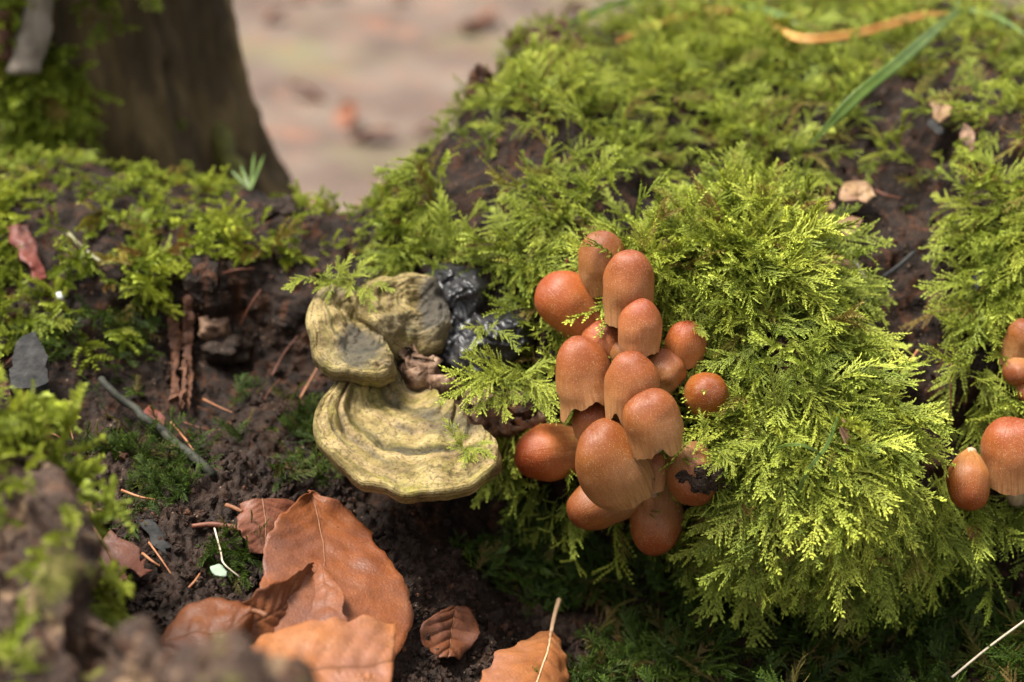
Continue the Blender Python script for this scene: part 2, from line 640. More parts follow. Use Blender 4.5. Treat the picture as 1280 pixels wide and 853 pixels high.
def feather(seed, npairs=12, droop=.22, spread=.34, ang=58, leafn=5, leaf_l=.058, lw=.24):
    """pinnate feather-moss frond, unit length along +Y, face +Z"""
    r = random.Random(seed)
    T = Tri()
    bend = r.uniform(-.25, .25)
    UP = Vector((0, 0, 1))

    def stem(t):
        return Vector((bend * t * t + .025 * math.sin(t * 7 + seed), t, .10 * math.sin(t * 2.2) - droop * t * t + .025 * math.sin(t * 9 + seed)))
    T.strip([stem(k / 10) for k in range(11)], .013, .15, .7)
    for k in range(10):
        p = stem(.1 * k + .05)
        for ss in (-1, 1):
            T.leaf(p, Vector((ss * .6, .8, .25)).normalized(), UP, leaf_l, leaf_l * lw, .3 + .5 * k / 10, .3)
    for k in range(npairs):
        for s in (-1, 1):
            t = .08 + .88 * (k + r.uniform(-.35, .35) + (.5 if s > 0 else 0)) / npairs
            t = min(max(t, .03), .985)
            if r.random() < .12:
                continue
            p = stem(t)
            d0 = (stem(min(1, t + .02)) - p).normalized()
            ln = spread * (math.sin(math.pi * min(1, (t * .78 + .19))) ** .8) * r.uniform(.55, 1.2)
            ln = max(ln, .05)
            a = rad(ang * r.uniform(.65, 1.2)) * (1 - .4 * t)
            d = (d0 * math.cos(a) + Vector((s, 0, 0)) * math.sin(a) + Vector((0, 0, r.uniform(-.15, .4)))).normalized()
            m = max(3, int(leafn * ln / spread * 1.5))
            q = p
            sag = r.uniform(.2, .8)
            bp = [p]
            for j in range(m):
                f = (j + 1) / m
                dd = (d + Vector((0, 0, -sag * f * f)) + d0 * .35 * f).normalized()
                tip = .15 + .45 * f + .35 * t * f
                sd = dd.cross(UP).normalized()
                L = leaf_l * (1.1 - .5 * f) * r.uniform(.75, 1.2)
                for ss in (-1, 1):
                    ld = (dd * .9 + sd * ss * .5 + UP * r.uniform(-.1, .4)).normalized()
                    T.leaf(q, ld, UP, L, L * lw, tip, .35)
                if j % 2 == 0:
                    T.leaf(q, (dd + UP * .4).normalized(), sd, L * .9, L * lw, tip, .3)
                q = q + dd * ln / m
                bp.append(q)
            T.strip([bp[0], bp[len(bp) // 2], bp[-1]], .012, .15, .7)
            T.leaf(q, d, UP, leaf_l * 1.0, leaf_l * .18, min(1, .7 + .35 * t), .2)
    for j in range(6):
        T.leaf(stem(.97), (Vector((r.uniform(-.5, .5), 1, r.uniform(-.2, .4)))).normalized(), UP, .06, .011, 1.0, .3)
    return T


def worm(seed, n=4, leaf_l=.085, wd=.33, leafrows=20, branch_ang=40):
    """loosely branched shoot with round overlapping leaves"""
    r = random.Random(seed)
    T = Tri()

    def shoot(p, d, ln, rows, t0):
        pts = [p]
        for j in range(rows):
            f = j / rows
            d2 = (d + Vector((r.uniform(-.12, .12), r.uniform(-.1, .1), r.uniform(-.12, .12) - .10 * f))).normalized()
            d = d2
            q = pts[-1] + d * ln / rows
            pts.append(q)
            a0 = j * 2.4 + r.uniform(-.3, .3)
            u = d.cross(Vector((.3, .1, 1))).normalized()
            w = d.cross(u)
            L = leaf_l * (1.0 - .4 * f) * r.uniform(.8, 1.2)
            for q_ in range(3):
                th = a0 + q_ * 2.094
                o = u * math.cos(th) + w * math.sin(th)
                T.leaf(q, (d * .7 + o * .75).normalized(), d, L, L * wd, min(1, t0 + .55 * f + r.uniform(-.1, .1)), .3)
        T.strip(pts[::2] if len(pts) > 4 else pts, .012, .2, .6)
        return pts
    main = shoot(Vector((0, 0, 0)), Vector((r.uniform(-.1, .1), 1, r.uniform(0, .2))).normalized(), 1.0, leafrows, .3)
    for k in range(n):
        i = int(len(main) * r.uniform(.1, .75))
        a = r.choice((-1, 1)) * rad(branch_ang * r.uniform(.7, 1.4))
        d = Vector((math.sin(a), math.cos(a), r.uniform(-.1, .4))).normalized()
        shoot(main[i], d, r.uniform(.3, .55), max(6, int(leafrows * .42)), .4)
    return T


def hair(seed):
    """stringy drooping strand with short scale leaves"""
    r = random.Random(seed)
    T = Tri()

    def strand(p, d, ln, rows, t0):
        pts = [p]
        for j in range(rows):
            f = j / rows
            d = (d + Vector((r.uniform(-.16, .16), 0, r.uniform(-.12, .08)))).normalized()
            q = pts[-1] + d * ln / rows
            pts.append(q)
            u = d.cross(Vector((.2, .1, 1))).normalized()
            w = d.cross(u)
            for q_ in range(2):
                th = j * 1.9 + q_ * 3.14
                o = u * math.cos(th) + w * math.sin(th)
                T.leaf(q, (d * .85 + o * .5).normalized(), d, .045, .010, min(1, t0 + .6 * f), .2)
        T.strip(pts, .009, .2, .7)
        return pts
    main = strand(Vector((0, 0, 0)), Vector((0, 1, .1)).normalized(), 1.0, 22, .3)
    for k in range(7):
        i = int(len(main) * r.uniform(.1, .85))
        a = r.choice((-1, 1)) * rad(r.uniform(20, 60))
        strand(main[i], Vector((math.sin(a), math.cos(a), r.uniform(-.2, .3))).normalized(), r.uniform(.2, .4), 9, .45)
    return T


C_FEATHER = proto_collection('moss_feather_shoots', [feather(s, 9 + s % 4, .15 + .08 * (s % 4), 0.26 + .04 * (s % 3), 50 + 5 * (s % 4)).obj('a_feather_%02d' % s, M['moss']) for s in range(6)] + [worm(40 + s, 6, .08, .27, 18).obj('b_worm_%02d' % s, M['moss']) for s in range(3)] + [hair(70 + s).obj('c_hair_%02d' % s, M['moss']) for s in range(2)])
C_BROAD = proto_collection('moss_broad_shoots', [worm(10 + s, 4, .15, .36, 12, 45).obj('a_broad_%02d' % s, M['moss_broad']) for s in range(5)] + [feather(20 + s, 8, .2, .36, 60, 4, .10, .3).obj('b_feather_%02d' % s, M['moss_broad']) for s in range(3)])
C_SHADE_PAINTED = proto_collection('moss_shade_painted_shoots', [feather(30 + s, 10, .2, .33, 55).obj('a_feather_%02d' % s, M['moss_shade_painted']) for s in range(4)] + [worm(50 + s, 4, .09, .3).obj('b_worm_%02d' % s, M['moss_shade_painted']) for s in range(2)] + [hair(80 + s).obj('c_hair_%02d' % s, M['moss_shade_painted']) for s in range(2)])

# ------------------------------------------------------------------ where moss grows on the stump
cell = F_ALL
fpos = flat[cell].mean(1)
fa = flat[cell]
farea = 0.5 * np.linalg.norm(np.cross(fa[:, 2] - fa[:, 0], fa[:, 3] - fa[:, 1]), axis=1)
fn = nrm.reshape(-1, 3)[cell].mean(1)
fn /= np.linalg.norm(fn, axis=1)[:, None]
fpx = PX.reshape(-1)[cell].mean(1)
fpy = PY.reshape(-1)[cell].mean(1)
frear = REAR.reshape(-1)[cell].mean(1)
fsoil = soilness.reshape(-1)[cell].mean(1)

LEFTLINE = [(-400, 540), (200, 530), (300, 505), (430, 470), (470, 330), (500, 290), (520, 240), (530, 100)]   # x right of which the mound begins, by y
LL = np.array([(300, -100), (540, 240), (525, 300), (480, 345), (520, 420), (620, 480), (640, 560), (640, 700), (640, 900)])
mound_x = np.interp(fpy, LL[1:, 1], LL[1:, 0])
mound = np.clip((fpx - mound_x) / 24 + .5, 0, 1)
mound = np.where(fpy < 240, np.clip((fpx - np.interp(fpy, [0, 100, 200, 240], [640, 585, 535, 525])) / 20 + .5, 0, 1), mound)
patch = fbm(fpos, 38, 3, 5)
patch2 = fbm(fpos, 110, 2, 9)

# bare or thin places on the mound: cx, cy, rx, ry, how bare
BARE = [(1115, 320, 112, 100, 1), (1125, 430, 100, 110, 1), (1150, 535, 78, 80, 1), (1275, 440, 44, 64, 1), (1250, 580, 50, 50, .9), (1085, 210, 60, 36, .8), (1150, 220, 40, 70, .85), (1130, 130, 46, 26, .55), (1165, 110, 26, 24, .7),
        (850, 245, 92, 48, 1), (680, 50, 26, 30, .95), (720, 35, 30, 16, .8), (596, 98, 16, 24, .9), (765, 62, 30, 18, .5), (625, 212, 46, 40, .72), (640, 160, 34, 14, .85), (708, 160, 36, 18, .9), (588, 245, 24, 36, .85),
        (985, 265, 50, 30, .8), (940, 240, 30, 20, .6), (560, 400, 75, 75, 1), (592, 368, 62, 54, 1), (630, 420, 50, 50, .9), (570, 490, 80, 45, 1), (720, 470, 80, 130, .85), (800, 590, 80, 80, .9), (700, 560, 60, 50, .9),
        (640, 640, 60, 30, .5), (760, 760, 90, 30, .6), (650, 820, 90, 64, 1), (520, 720, 90, 90, 1), (560, 640, 70, 50, .95), (940, 810, 70, 30, .75), (1180, 810, 60, 50, .75), (1225, 330, 25, 60, .5), (1190, 420, 24, 60, .6), (1000, 490, 24, 14, .6), (860, 430, 34, 30, 1), (888, 500, 48, 46, 1), (752, 305, 46, 44, 1), (862, 420, 44, 44, 1), (872, 590, 54, 48, 1), (1022, 270, 46, 24, .95), (905, 470, 20, 16, .8), (1040, 560, 26, 12, .6)]
thin = np.zeros(len(cell))
for cx, cy, rx, ry, s in BARE:
    thin = np.maximum(thin, s * ell(fpx, fpy, cx, cy, rx, ry))
thin = np.where(frear > 0, 0, thin)


def sample(weight, n):
    p = farea * weight
    p = p / p.sum()
    i = rng.choice(len(p), n, p=p)
    u, v = rng.random(n)[:, None], rng.random(n)[:, None]
    a, b, c, d = (flat[cell[i, k]] for k in range(4))
    pt = a * (1 - u) * (1 - v) + b * u * (1 - v) + c * u * v + d * (1 - u) * v
    return i, pt


def grow(n, downbias, lift, spread, nrmv):
    """growth direction and face normal for shoots on a surface"""
    g = np.array([0, 0, -1.0])
    gt = g - nrmv * (nrmv @ g)[:, None]
    rnd = rng.normal(size=(n, 3))
    rt = rnd - nrmv * (rnd * nrmv).sum(1)[:, None]
    rt /= np.linalg.norm(rt, axis=1)[:, None]
    lf = np.asarray(lift) * (0.6 + 0.8 * rng.random(n))
    y = gt * downbias + rt * spread + nrmv * lf[:, None]
    y /= np.linalg.norm(y, axis=1)[:, None]
    z = nrmv * .9 + np.array([0, 0, .45]) + rng.normal(size=(n, 3)) * .25
    return y, z


def moss_on(name, weight, n, coll, nidx, idx_p, size, label, downbias=.9, lift=.45, spread=.6, dead_p=.05, raise_=.001, tint_mu=.5):
    i, pt = sample(weight, n)
    nn = fn[i]
    y, z = grow(n, downbias, lift, spread, nn)
    idx = rng.choice(nidx, n, p=idx_p)
    sc = size * np.exp(np.clip(rng.normal(0, .28, n), -.6, .42)) * np.clip(1 - .45 * (ridge_y0[i] > fpy[i] - 45) * (fpx[i] < 800), .4, 1)
    scl = np.stack([sc * rng.uniform(.8, 1.2, n), sc, sc], 1)
    tint = np.clip(tint_mu + .30 * patch[i] + rng.normal(0, .17, n), 0, 1)
    dead = np.where(rng.random(n) < dead_p + .10 * np.clip(patch2[i] - .35, 0, 1), rng.uniform(.4, 1, n), 0) + np.clip(rng.normal(0, .05, n), 0, .2)
    pt = pt + nn * (raise_ + sc * .06 * rng.random(n))[:, None]
    return scatter(name, pt, frames_to_euler(y, z), scl, idx, tint, dead, coll, label)


ridge_y0 = spoly(fpx, RIDGE)
patchy = np.clip(.75 + patch * 1.5, np.where((fpx > 860) & (fpx < 1090) & (fpy > 300), .45, .06), 1.6)
patchy = np.where(fpx > 1150, np.clip(patchy - .25, .05, 1) * .75, patchy)
w_mound = mound * (1 - thin) * patchy * (1 - fsoil * .8)
under = np.clip((fpy - np.interp(fpx, [640, 860, 940, 1040, 1140, 1280, 1560], [560, 620, 680, 690, 640, 650, 660])) / 50, 0, 1)   # below the lip of the overhang
w_top = w_mound * (1 - under) * np.where(frear > 0, np.clip(.9 - frear, 0, 1), 1)
w_up = w_top * np.clip((330 - fpy) / 120, 0.0, 1)
w_front = w_top * np.clip((fpy - 220) / 120, 0.0, 1)
pf = np.array([.12] * 6 + [.06] * 3 + [.05] * 2)
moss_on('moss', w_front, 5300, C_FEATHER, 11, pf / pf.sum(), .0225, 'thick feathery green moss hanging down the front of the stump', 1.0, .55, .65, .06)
w_hero = w_front * np.maximum(ell(fpx, fpy, 1030, 560, 90, 130), np.maximum(ell(fpx, fpy, 985, 400, 90, 70), .5 * ell(fpx, fpy, 640, 330, 90, 60)))
moss_on('moss', w_hero, 190, C_FEATHER, 6, [1 / 6] * 6, .027, 'long arching fresh moss fronds over the bulging stump front', .9, .95, .7, .0, tint_mu=.85)
pu = np.array([.10] * 6 + [.12] * 3 + [.02] * 2)
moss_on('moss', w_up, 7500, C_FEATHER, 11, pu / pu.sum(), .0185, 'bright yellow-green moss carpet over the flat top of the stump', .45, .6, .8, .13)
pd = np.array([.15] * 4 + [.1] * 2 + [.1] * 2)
moss_on('moss', mound * under * (1 - thin) * np.clip(1 + patch * 1.6, 0, 1.5) * (1 - .6 * fsoil), 1500, C_SHADE_PAINTED, 8, pd / pd.sum(), .0185, 'sparse dark green moss under the stump overhang, with shade painted into its colour', .9, .5, .6, .12)

# the lower ledge on the other side of the bracket fungi
ridge_y = spoly(fpx, RIDGE)
left = (1 - mound) * (frear < .6)
ledge = left * np.clip((np.interp(fpx, [-300, 0, 80, 150, 250, 330, 420, 500], [520, 440, 430, 400, 335, 325, 330, 330]) - fpy) / 40 + .3, 0, 1)
LB = [(330, 270, 50, 22, .85), (225, 250, 40, 18, .6), (60, 300, 50, 45, .65), (400, 300, 40, 40, .5), (260, 330, 60, 26, .6), (440, 320, 30, 30, .7), (100, 390, 50, 20, .5), (170, 350, 30, 20, .3)]
lth = np.zeros(len(cell))
for cx, cy, rx, ry, s in LB:
    lth = np.maximum(lth, s * ell(fpx, fpy, cx, cy, rx, ry))
pb = np.array([.14] * 5 + [.10] * 3)
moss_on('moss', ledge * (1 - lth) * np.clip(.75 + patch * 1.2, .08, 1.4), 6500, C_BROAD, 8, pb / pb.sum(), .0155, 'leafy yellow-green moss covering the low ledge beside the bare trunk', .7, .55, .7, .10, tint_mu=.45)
# scattered tufts in the hollow
TUFT = [(190, 580, 60, 34, .9), (150, 440, 40, 20, .5), (300, 690, 30, 22, 1.0), (215, 610, 40, 18, .8), (385, 530, 40, 24, .7), (150, 500, 26, 20, .6), (380, 590, 40, 20, .5), (330, 545, 40, 12, .4), (180, 655, 24, 12, .5), (120, 560, 30, 14, .5), (300, 500, 20, 12, .5), (750, 845, 40, 20, .8), (640, 700, 70, 30, .8), (830, 830, 60, 30, .8), (60, 430, 40, 25, .8), (160, 400, 40, 18, .7)]
tw = np.zeros(len(cell))
for cx, cy, rx, ry, s in TUFT:
    tw = np.maximum(tw, s * ell(fpx, fpy, cx, cy, rx, ry))
moss_on('moss', tw * (frear == 0) * (1 - mound * (fpy < 650)) * np.clip(.7 + patch2, 0, 1.4), 900, C_SHADE_PAINTED, 8, pd / pd.sum(), .0105, 'low tufts of dark green moss on the hollow soil', .3, .7, .8, .08, tint_mu=.7)

# ------------------------------------------------------------------ more materials
def mat_cap(name, apex, mid, rim):
    """mushroom cap: colour by distance from the crown, fine radial lines, pale mica grains"""
    m, nt, bs, out = new_mat(name)
    k = NT(nt)
    at = k.attr('cap')
    sep = k.n('ShaderNodeSeparateXYZ', {0: at.outputs['Vector']})
    q = sep.outputs['Z']
    rnd = k.n('ShaderNodeObjectInfo').outputs['Random']
    pos = k.objco()
    wob = k.math('MULTIPLY_ADD', k.noise(pos, 140, 3), 0.35, -0.17)
    qq = k.math('ADD', q, wob)
    c = k.ramp(qq, [(0.0, apex), (0.28, mid), (0.62, tuple(.55 * a + .45 * b for a, b in zip(mid, rim))), (.95, rim)])
    # radial lines
    sv = k.n('ShaderNodeCombineXYZ', {0: k.math('MULTIPLY', sep.outputs['X'], 1.0), 1: sep.outputs['Y'], 2: k.math('MULTIPLY', q, .10)}).outputs[0]
    lines = k.noise(sv, 26, 3, .6)
    lf = k.math('MULTIPLY', k.ramp(lines, [(.38, (0, 0, 0)), (.62, (1, 1, 1))]), k.math('MULTIPLY', q, 0.55, clamp=True))
    c = k.mix(lf, c, tuple(x * .55 for x in mid))
    # blotches
    c = k.mix(k.math('MULTIPLY', k.ramp(k.noise(pos, 230, 4), [(.5, (0, 0, 0)), (.8, (1, 1, 1))]), .35), c, apex)
    # mica grains
    vo = k.n('ShaderNodeTexVoronoi', {'Vector': pos, 'Scale': 2000.0})
    keep = k.n('ShaderNodeSeparateColor', {0: vo.outputs['Color']}).outputs[0]
    dens = k.math('MULTIPLY_ADD', k.noise(pos, 75, 3), 1.6, -.28)
    gr = k.math('MULTIPLY', k.math('LESS_THAN', vo.outputs['Distance'], .33), k.math('LESS_THAN', keep, dens))
    c = k.mix(k.math('MULTIPLY', gr, .42), c, (.55, .36, .20))
    hs = k.n('ShaderNodeHueSaturation', {'Color': c})
    k.link(k.math('MULTIPLY_ADD', rnd, .35, .83), hs.inputs['Value'])
    k.link(k.math('MULTIPLY_ADD', rnd, -.012, .505), hs.inputs['Hue'])
    k.link(hs.outputs[0], bs.inputs['Base Color'])
    bs.inputs['Roughness'].default_value = .46
    bs.inputs['Specular IOR Level'].default_value = .38
    bs.inputs['Subsurface Weight'].default_value = .18
    bs.inputs['Subsurface Radius'].default_value = (1.0, .4, .18)
    bs.inputs['Subsurface Scale'].default_value = .0022
    b = k.bump(lines, .00045, .55)
    b = k.bump(gr, .00016, .8, b)
    b = k.bump(k.noise(pos, 600, 3), .0002, .6, b)
    k.link(b, bs.inputs['Normal'])
    return m


def mat_plain(name, cols, scale=200, rough=.7, stretch=(1, 1, 1), bump=.0004, detail=5, spec=.35, trans=0.0):
    m, nt, bs, out = new_mat(name)
    k = NT(nt)
    p = k.mapping(k.geo_pos(), stretch)
    n = k.noise(p, scale, detail, .6)
    st = [(.28 + .46 * i / max(1, len(cols) - 1), c) for i, c in enumerate(cols)]
    c = k.ramp(n, st)
    k.link(c, bs.inputs['Base Color'])
    bs.inputs['Roughness'].default_value = rough
    bs.inputs['Specular IOR Level'].default_value = spec
    if bump:
        k.link(k.bump(k.noise(p, scale * 2.3, 4), bump, .8), bs.inputs['Normal'])
    if trans:
        tr = k.n('ShaderNodeBsdfTranslucent', {'Color': c})
        mx = k.n('ShaderNodeMixShader', {0: trans})
        k.link(bs.outputs[0], mx.inputs[1])
        k.link(tr.outputs[0], mx.inputs[2])
        k.link(mx.outputs[0], out.inputs[0])
    return m


def mat_leaf(name, a, b, c3, trans=.16):
    """dead leaf: blotches, darker blemishes, veins from the 'vein' attribute"""
    m, nt, bs, out = new_mat(name)
    k = NT(nt)
    p = k.geo_pos()
    n1 = k.noise(p, 55, 3)
    c = k.ramp(n1, [(.30, a), (.52, b), (.72, c3)])
    n2 = k.noise(p, 320, 5, .65)
    c = k.mix(k.math('MULTIPLY', k.ramp(k.noise(p, 28, 4, .6), [(.45, (0, 0, 0)), (.66, (1, 1, 1))]), .7), c, (a[0] * 1.05, a[0] * .52, a[0] * .40))
    c = k.mix(k.math('MULTIPLY', k.ramp(n2, [(.5, (0, 0, 0)), (.75, (1, 1, 1))]), .35), c, tuple(x * .55 for x in a))
    vo = k.n('ShaderNodeTexVoronoi', {'Vector': p, 'Scale': 190.0})
    spot = k.math('MULTIPLY', k.math('LESS_THAN', vo.outputs['Distance'], .09), k.math('GREATER_THAN', k.noise(p, 70, 2), .56))
    c = k.mix(k.math('MULTIPLY', spot, .6), c, (.03, .016, .01))
    ve = k.n('ShaderNodeTexVoronoi', {'Vector': p, 'Scale': 620.0}, feature='DISTANCE_TO_EDGE').outputs['Distance']
    c = k.mix(k.math('MULTIPLY', k.ramp(ve, [(.0, (1, 1, 1)), (.14, (0, 0, 0))]), .22), c, tuple(x * .5 for x in a))
    c = k.mix(k.math('MULTIPLY', k.ramp(k.noise(p, 130, 4, .7), [(.5, (0, 0, 0)), (.72, (1, 1, 1))]), .4), c, tuple(x * .6 for x in a))
    v = k.attr('vein').outputs['Fac']
    c = k.mix(k.math('MULTIPLY', v, .45), c, tuple(x * .5 for x in b))
    k.link(c, bs.inputs['Base Color'])
    k.link(k.math('MULTIPLY_ADD', n2, .35, .32), bs.inputs['Roughness'])
    bs.inputs['Specular IOR Level'].default_value = .32
    b1 = k.bump(n2, .0005, .7)
    b1 = k.bump(ve, .0004, .5, b1)
    k.link(b1, bs.inputs['Normal'])
    tr = k.n('ShaderNodeBsdfTranslucent', {'Color': c})
    mx = k.n('ShaderNodeMixShader', {0: trans})
    k.link(bs.outputs[0], mx.inputs[1])
    k.link(tr.outputs[0], mx.inputs[2])
    k.link(mx.outputs[0], out.inputs[0])
    return m


M['cap'] = mat_cap('mushroom_cap', (.185, .040, .0075), (.24, .073, .0145), (.41, .21, .08))
M['cap_shiny'] = mat_cap('mushroom_cap_orange', (.215, .039, .005), (.26, .064, .008), (.40, .185, .058))
M['gill'] = mat_plain('gills', [(.10, .05, .03), (.2, .11, .07)], 300, .8)
M['stem'] = mat_plain('mushroom_stem', [(.34, .22, .13), (.52, .38, .25)], 300, .7, (1, 1, .2))
M['beech'] = mat_leaf('beech_leaf_brown', (.145, .040, .012), (.22, .068, .021), (.28, .105, .045))
M['beech_pale'] = mat_leaf('beech_leaf_pale', (.27, .092, .028), (.33, .125, .043), (.38, .17, .075))
M['beech_dark'] = mat_leaf('beech_leaf_dark', (.11, .031, .008), (.165, .048, .012), (.225, .078, .023))
M['oak'] = mat_leaf('oak_leaf', (.125, .037, .018), (.19, .066, .034), (.245, .105, .064))
M['red_leaf'] = mat_leaf('red_leaf', (.12, .025, .018), (.2, .05, .035), (.26, .09, .06))
M['tan_leaf'] = mat_leaf('tan_leaf', (.22, .125, .058), (.33, .20, .10), (.42, .28, .155))
M['rib'] = mat_plain('leaf_rib', [(.12, .045, .018), (.22, .09, .04)], 400, .6)
M['rib_pale'] = mat_plain('leaf_rib_pale', [(.42, .25, .13), (.55, .36, .22)], 400, .6)
M['crust'] = mat_plain('black_crust', [(.006, .006, .007), (.016, .015, .016), (.045, .04, .038)], 120, .40, spec=.45, bump=.0003)
M['pale_wood'] = mat_plain('broken_wood', [(.03, .014, .008), (.17, .095, .055), (.40, .27, .18)], 170, .75, (1, 1, 1), .0012)
M['red_wood'] = mat_plain('red_wood', [(.025, .010, .005), (.075, .028, .012), (.16, .07, .034)], 150, .75, (1, 1, .25), .001)
M['grey_wood'] = mat_plain('grey_wood', [(.015, .015, .015), (.032, .031, .03), (.055, .052, .05)], 220, .85, (1, 1, .3), .0008, spec=.08)
M['grey_bark'] = mat_plain('grey_bark', [(.10, .08, .06), (.19, .155, .12), (.28, .235, .19)], 90, .8, (1, 1, .4), .001)
M['needle'] = mat_plain('dead_needle', [(.22, .075, .03), (.34, .14, .06), (.40, .2, .1)], 160, .55)
M['needle_dark'] = mat_plain('dark_needle', [(.10, .035, .02), (.18, .06, .03)], 160, .55)
M['twig'] = mat_plain('twig_bark', [(.010, .010, .007), (.026, .026, .017), (.05, .052, .028)], 260, .75)
M['straw'] = mat_plain('straw', [(.42, .34, .23), (.58, .5, .38)], 200, .6)
M['root'] = mat_plain('pale_root', [(.16, .15, .08), (.28, .26, .16)], 200, .6)
M['grass'] = mat_plain('grass', [(.065, .11, .018), (.10, .16, .026), (.16, .22, .05)], 90, .4, trans=.25, bump=0)
M['dry_grass'] = mat_plain('dry_grass', [(.36, .15, .03), (.5, .25, .06), (.42, .33, .1)], 60, .5, trans=.2, bump=0)
M['lichen'] = mat_plain('pale_green', [(.20, .27, .19), (.30, .37, .27)], 300, .7)
M['white'] = mat_plain('white_fleck', [(.6, .58, .54), (.75, .73, .7)], 200, .5)
M['clod'] = mat_soil('soil_clod', (.006, .004, .003), (.02, .012, .008), (.07, .045, .03), .1)


def mat_bracket(name):
    m, nt, bs, out = new_mat(name)
    k = NT(nt)
    p = k.geo_pos()
    at = k.attr('shelf')
    sep = k.n('ShaderNodeSeparateXYZ', {0: at.outputs['Vector']})
    rho = sep.outputs['X']
    n1 = k.noise(p, 90, 4, .6)
    n0 = k.noise(p, 38, 3, .6)
    c = k.ramp(n1, [(.32, (.065, .046, .009)), (.47, (.19, .142, .034)), (.64, (.34, .265, .10))])
    band = k.n('ShaderNodeTexNoise', {'Vector': k.n('ShaderNodeCombineXYZ', {0: k.math('ADD', rho, k.math('MULTIPLY', n0, .26)), 1: 0.0, 2: 0.0}).outputs[0], 'Scale': 13.0, 'Detail': 3.0}).outputs['Fac']
    c = k.mix(k.math('MULTIPLY', k.ramp(band, [(.44, (0, 0, 0)), (.6, (1, 1, 1))]), .5), c, (.44, .30, .16))
    c = k.mix(k.math('MULTIPLY', k.ramp(band, [(.36, (1, 1, 1)), (.46, (0, 0, 0))]), .8), c, (.05, .04, .012))
    # green algae and dark weathering
    c = k.mix(k.math('MULTIPLY', k.ramp(k.noise(p, 60, 3), [(.52, (0, 0, 0)), (.72, (1, 1, 1))]), .5), c, (.22, .21, .02))
    c = k.mix(k.math('MULTIPLY', k.ramp(n0, [(.56, (0, 0, 0)), (.68, (1, 1, 1))]), .75), c, (.085, .075, .05))
    c = k.mix(k.math('MULTIPLY', k.ramp(k.noise(p, 700, 3), [(.53, (0, 0, 0)), (.64, (1, 1, 1))]), .65), c, (.06, .045, .02))
    c = k.mix(k.math('MULTIPLY', k.ramp(k.noise(p, 210, 5, .7), [(.52, (0, 0, 0)), (.66, (1, 1, 1))]), .55), c, (.10, .075, .022))
    dk = at = k.attr('dark').outputs['Fac']
    c = k.mix(dk, c, (.05, .044, .036))
    cr = k.n('ShaderNodeTexVoronoi', {'Vector': k.n('ShaderNodeVectorMath', {0: p, 1: k.noise(p, 120, 3, out='Color')}, operation='MULTIPLY_ADD').outputs[0] if False else p, 'Scale': 120.0}, feature='DISTANCE_TO_EDGE').outputs['Distance']
    k.link(c, bs.inputs['Base Color'])
    bs.inputs['Roughness'].default_value = .62
    bs.inputs['Specular IOR Level'].default_value = .3
    b = k.bump(band, .003, .8)
    b = k.bump(k.noise(p, 300, 6, .7), .0020, .9, b)
    k.link(b, bs.inputs['Normal'])
    return m


M['bracket'] = mat_bracket('bracket_skin')
M['pore'] = mat_plain('pore_layer', [(.10, .055, .025), (.2, .12, .06)], 500, .8)


# ------------------------------------------------------------------ mushrooms
def P1(px, py, d):
    return np.array(V(px, py, d))


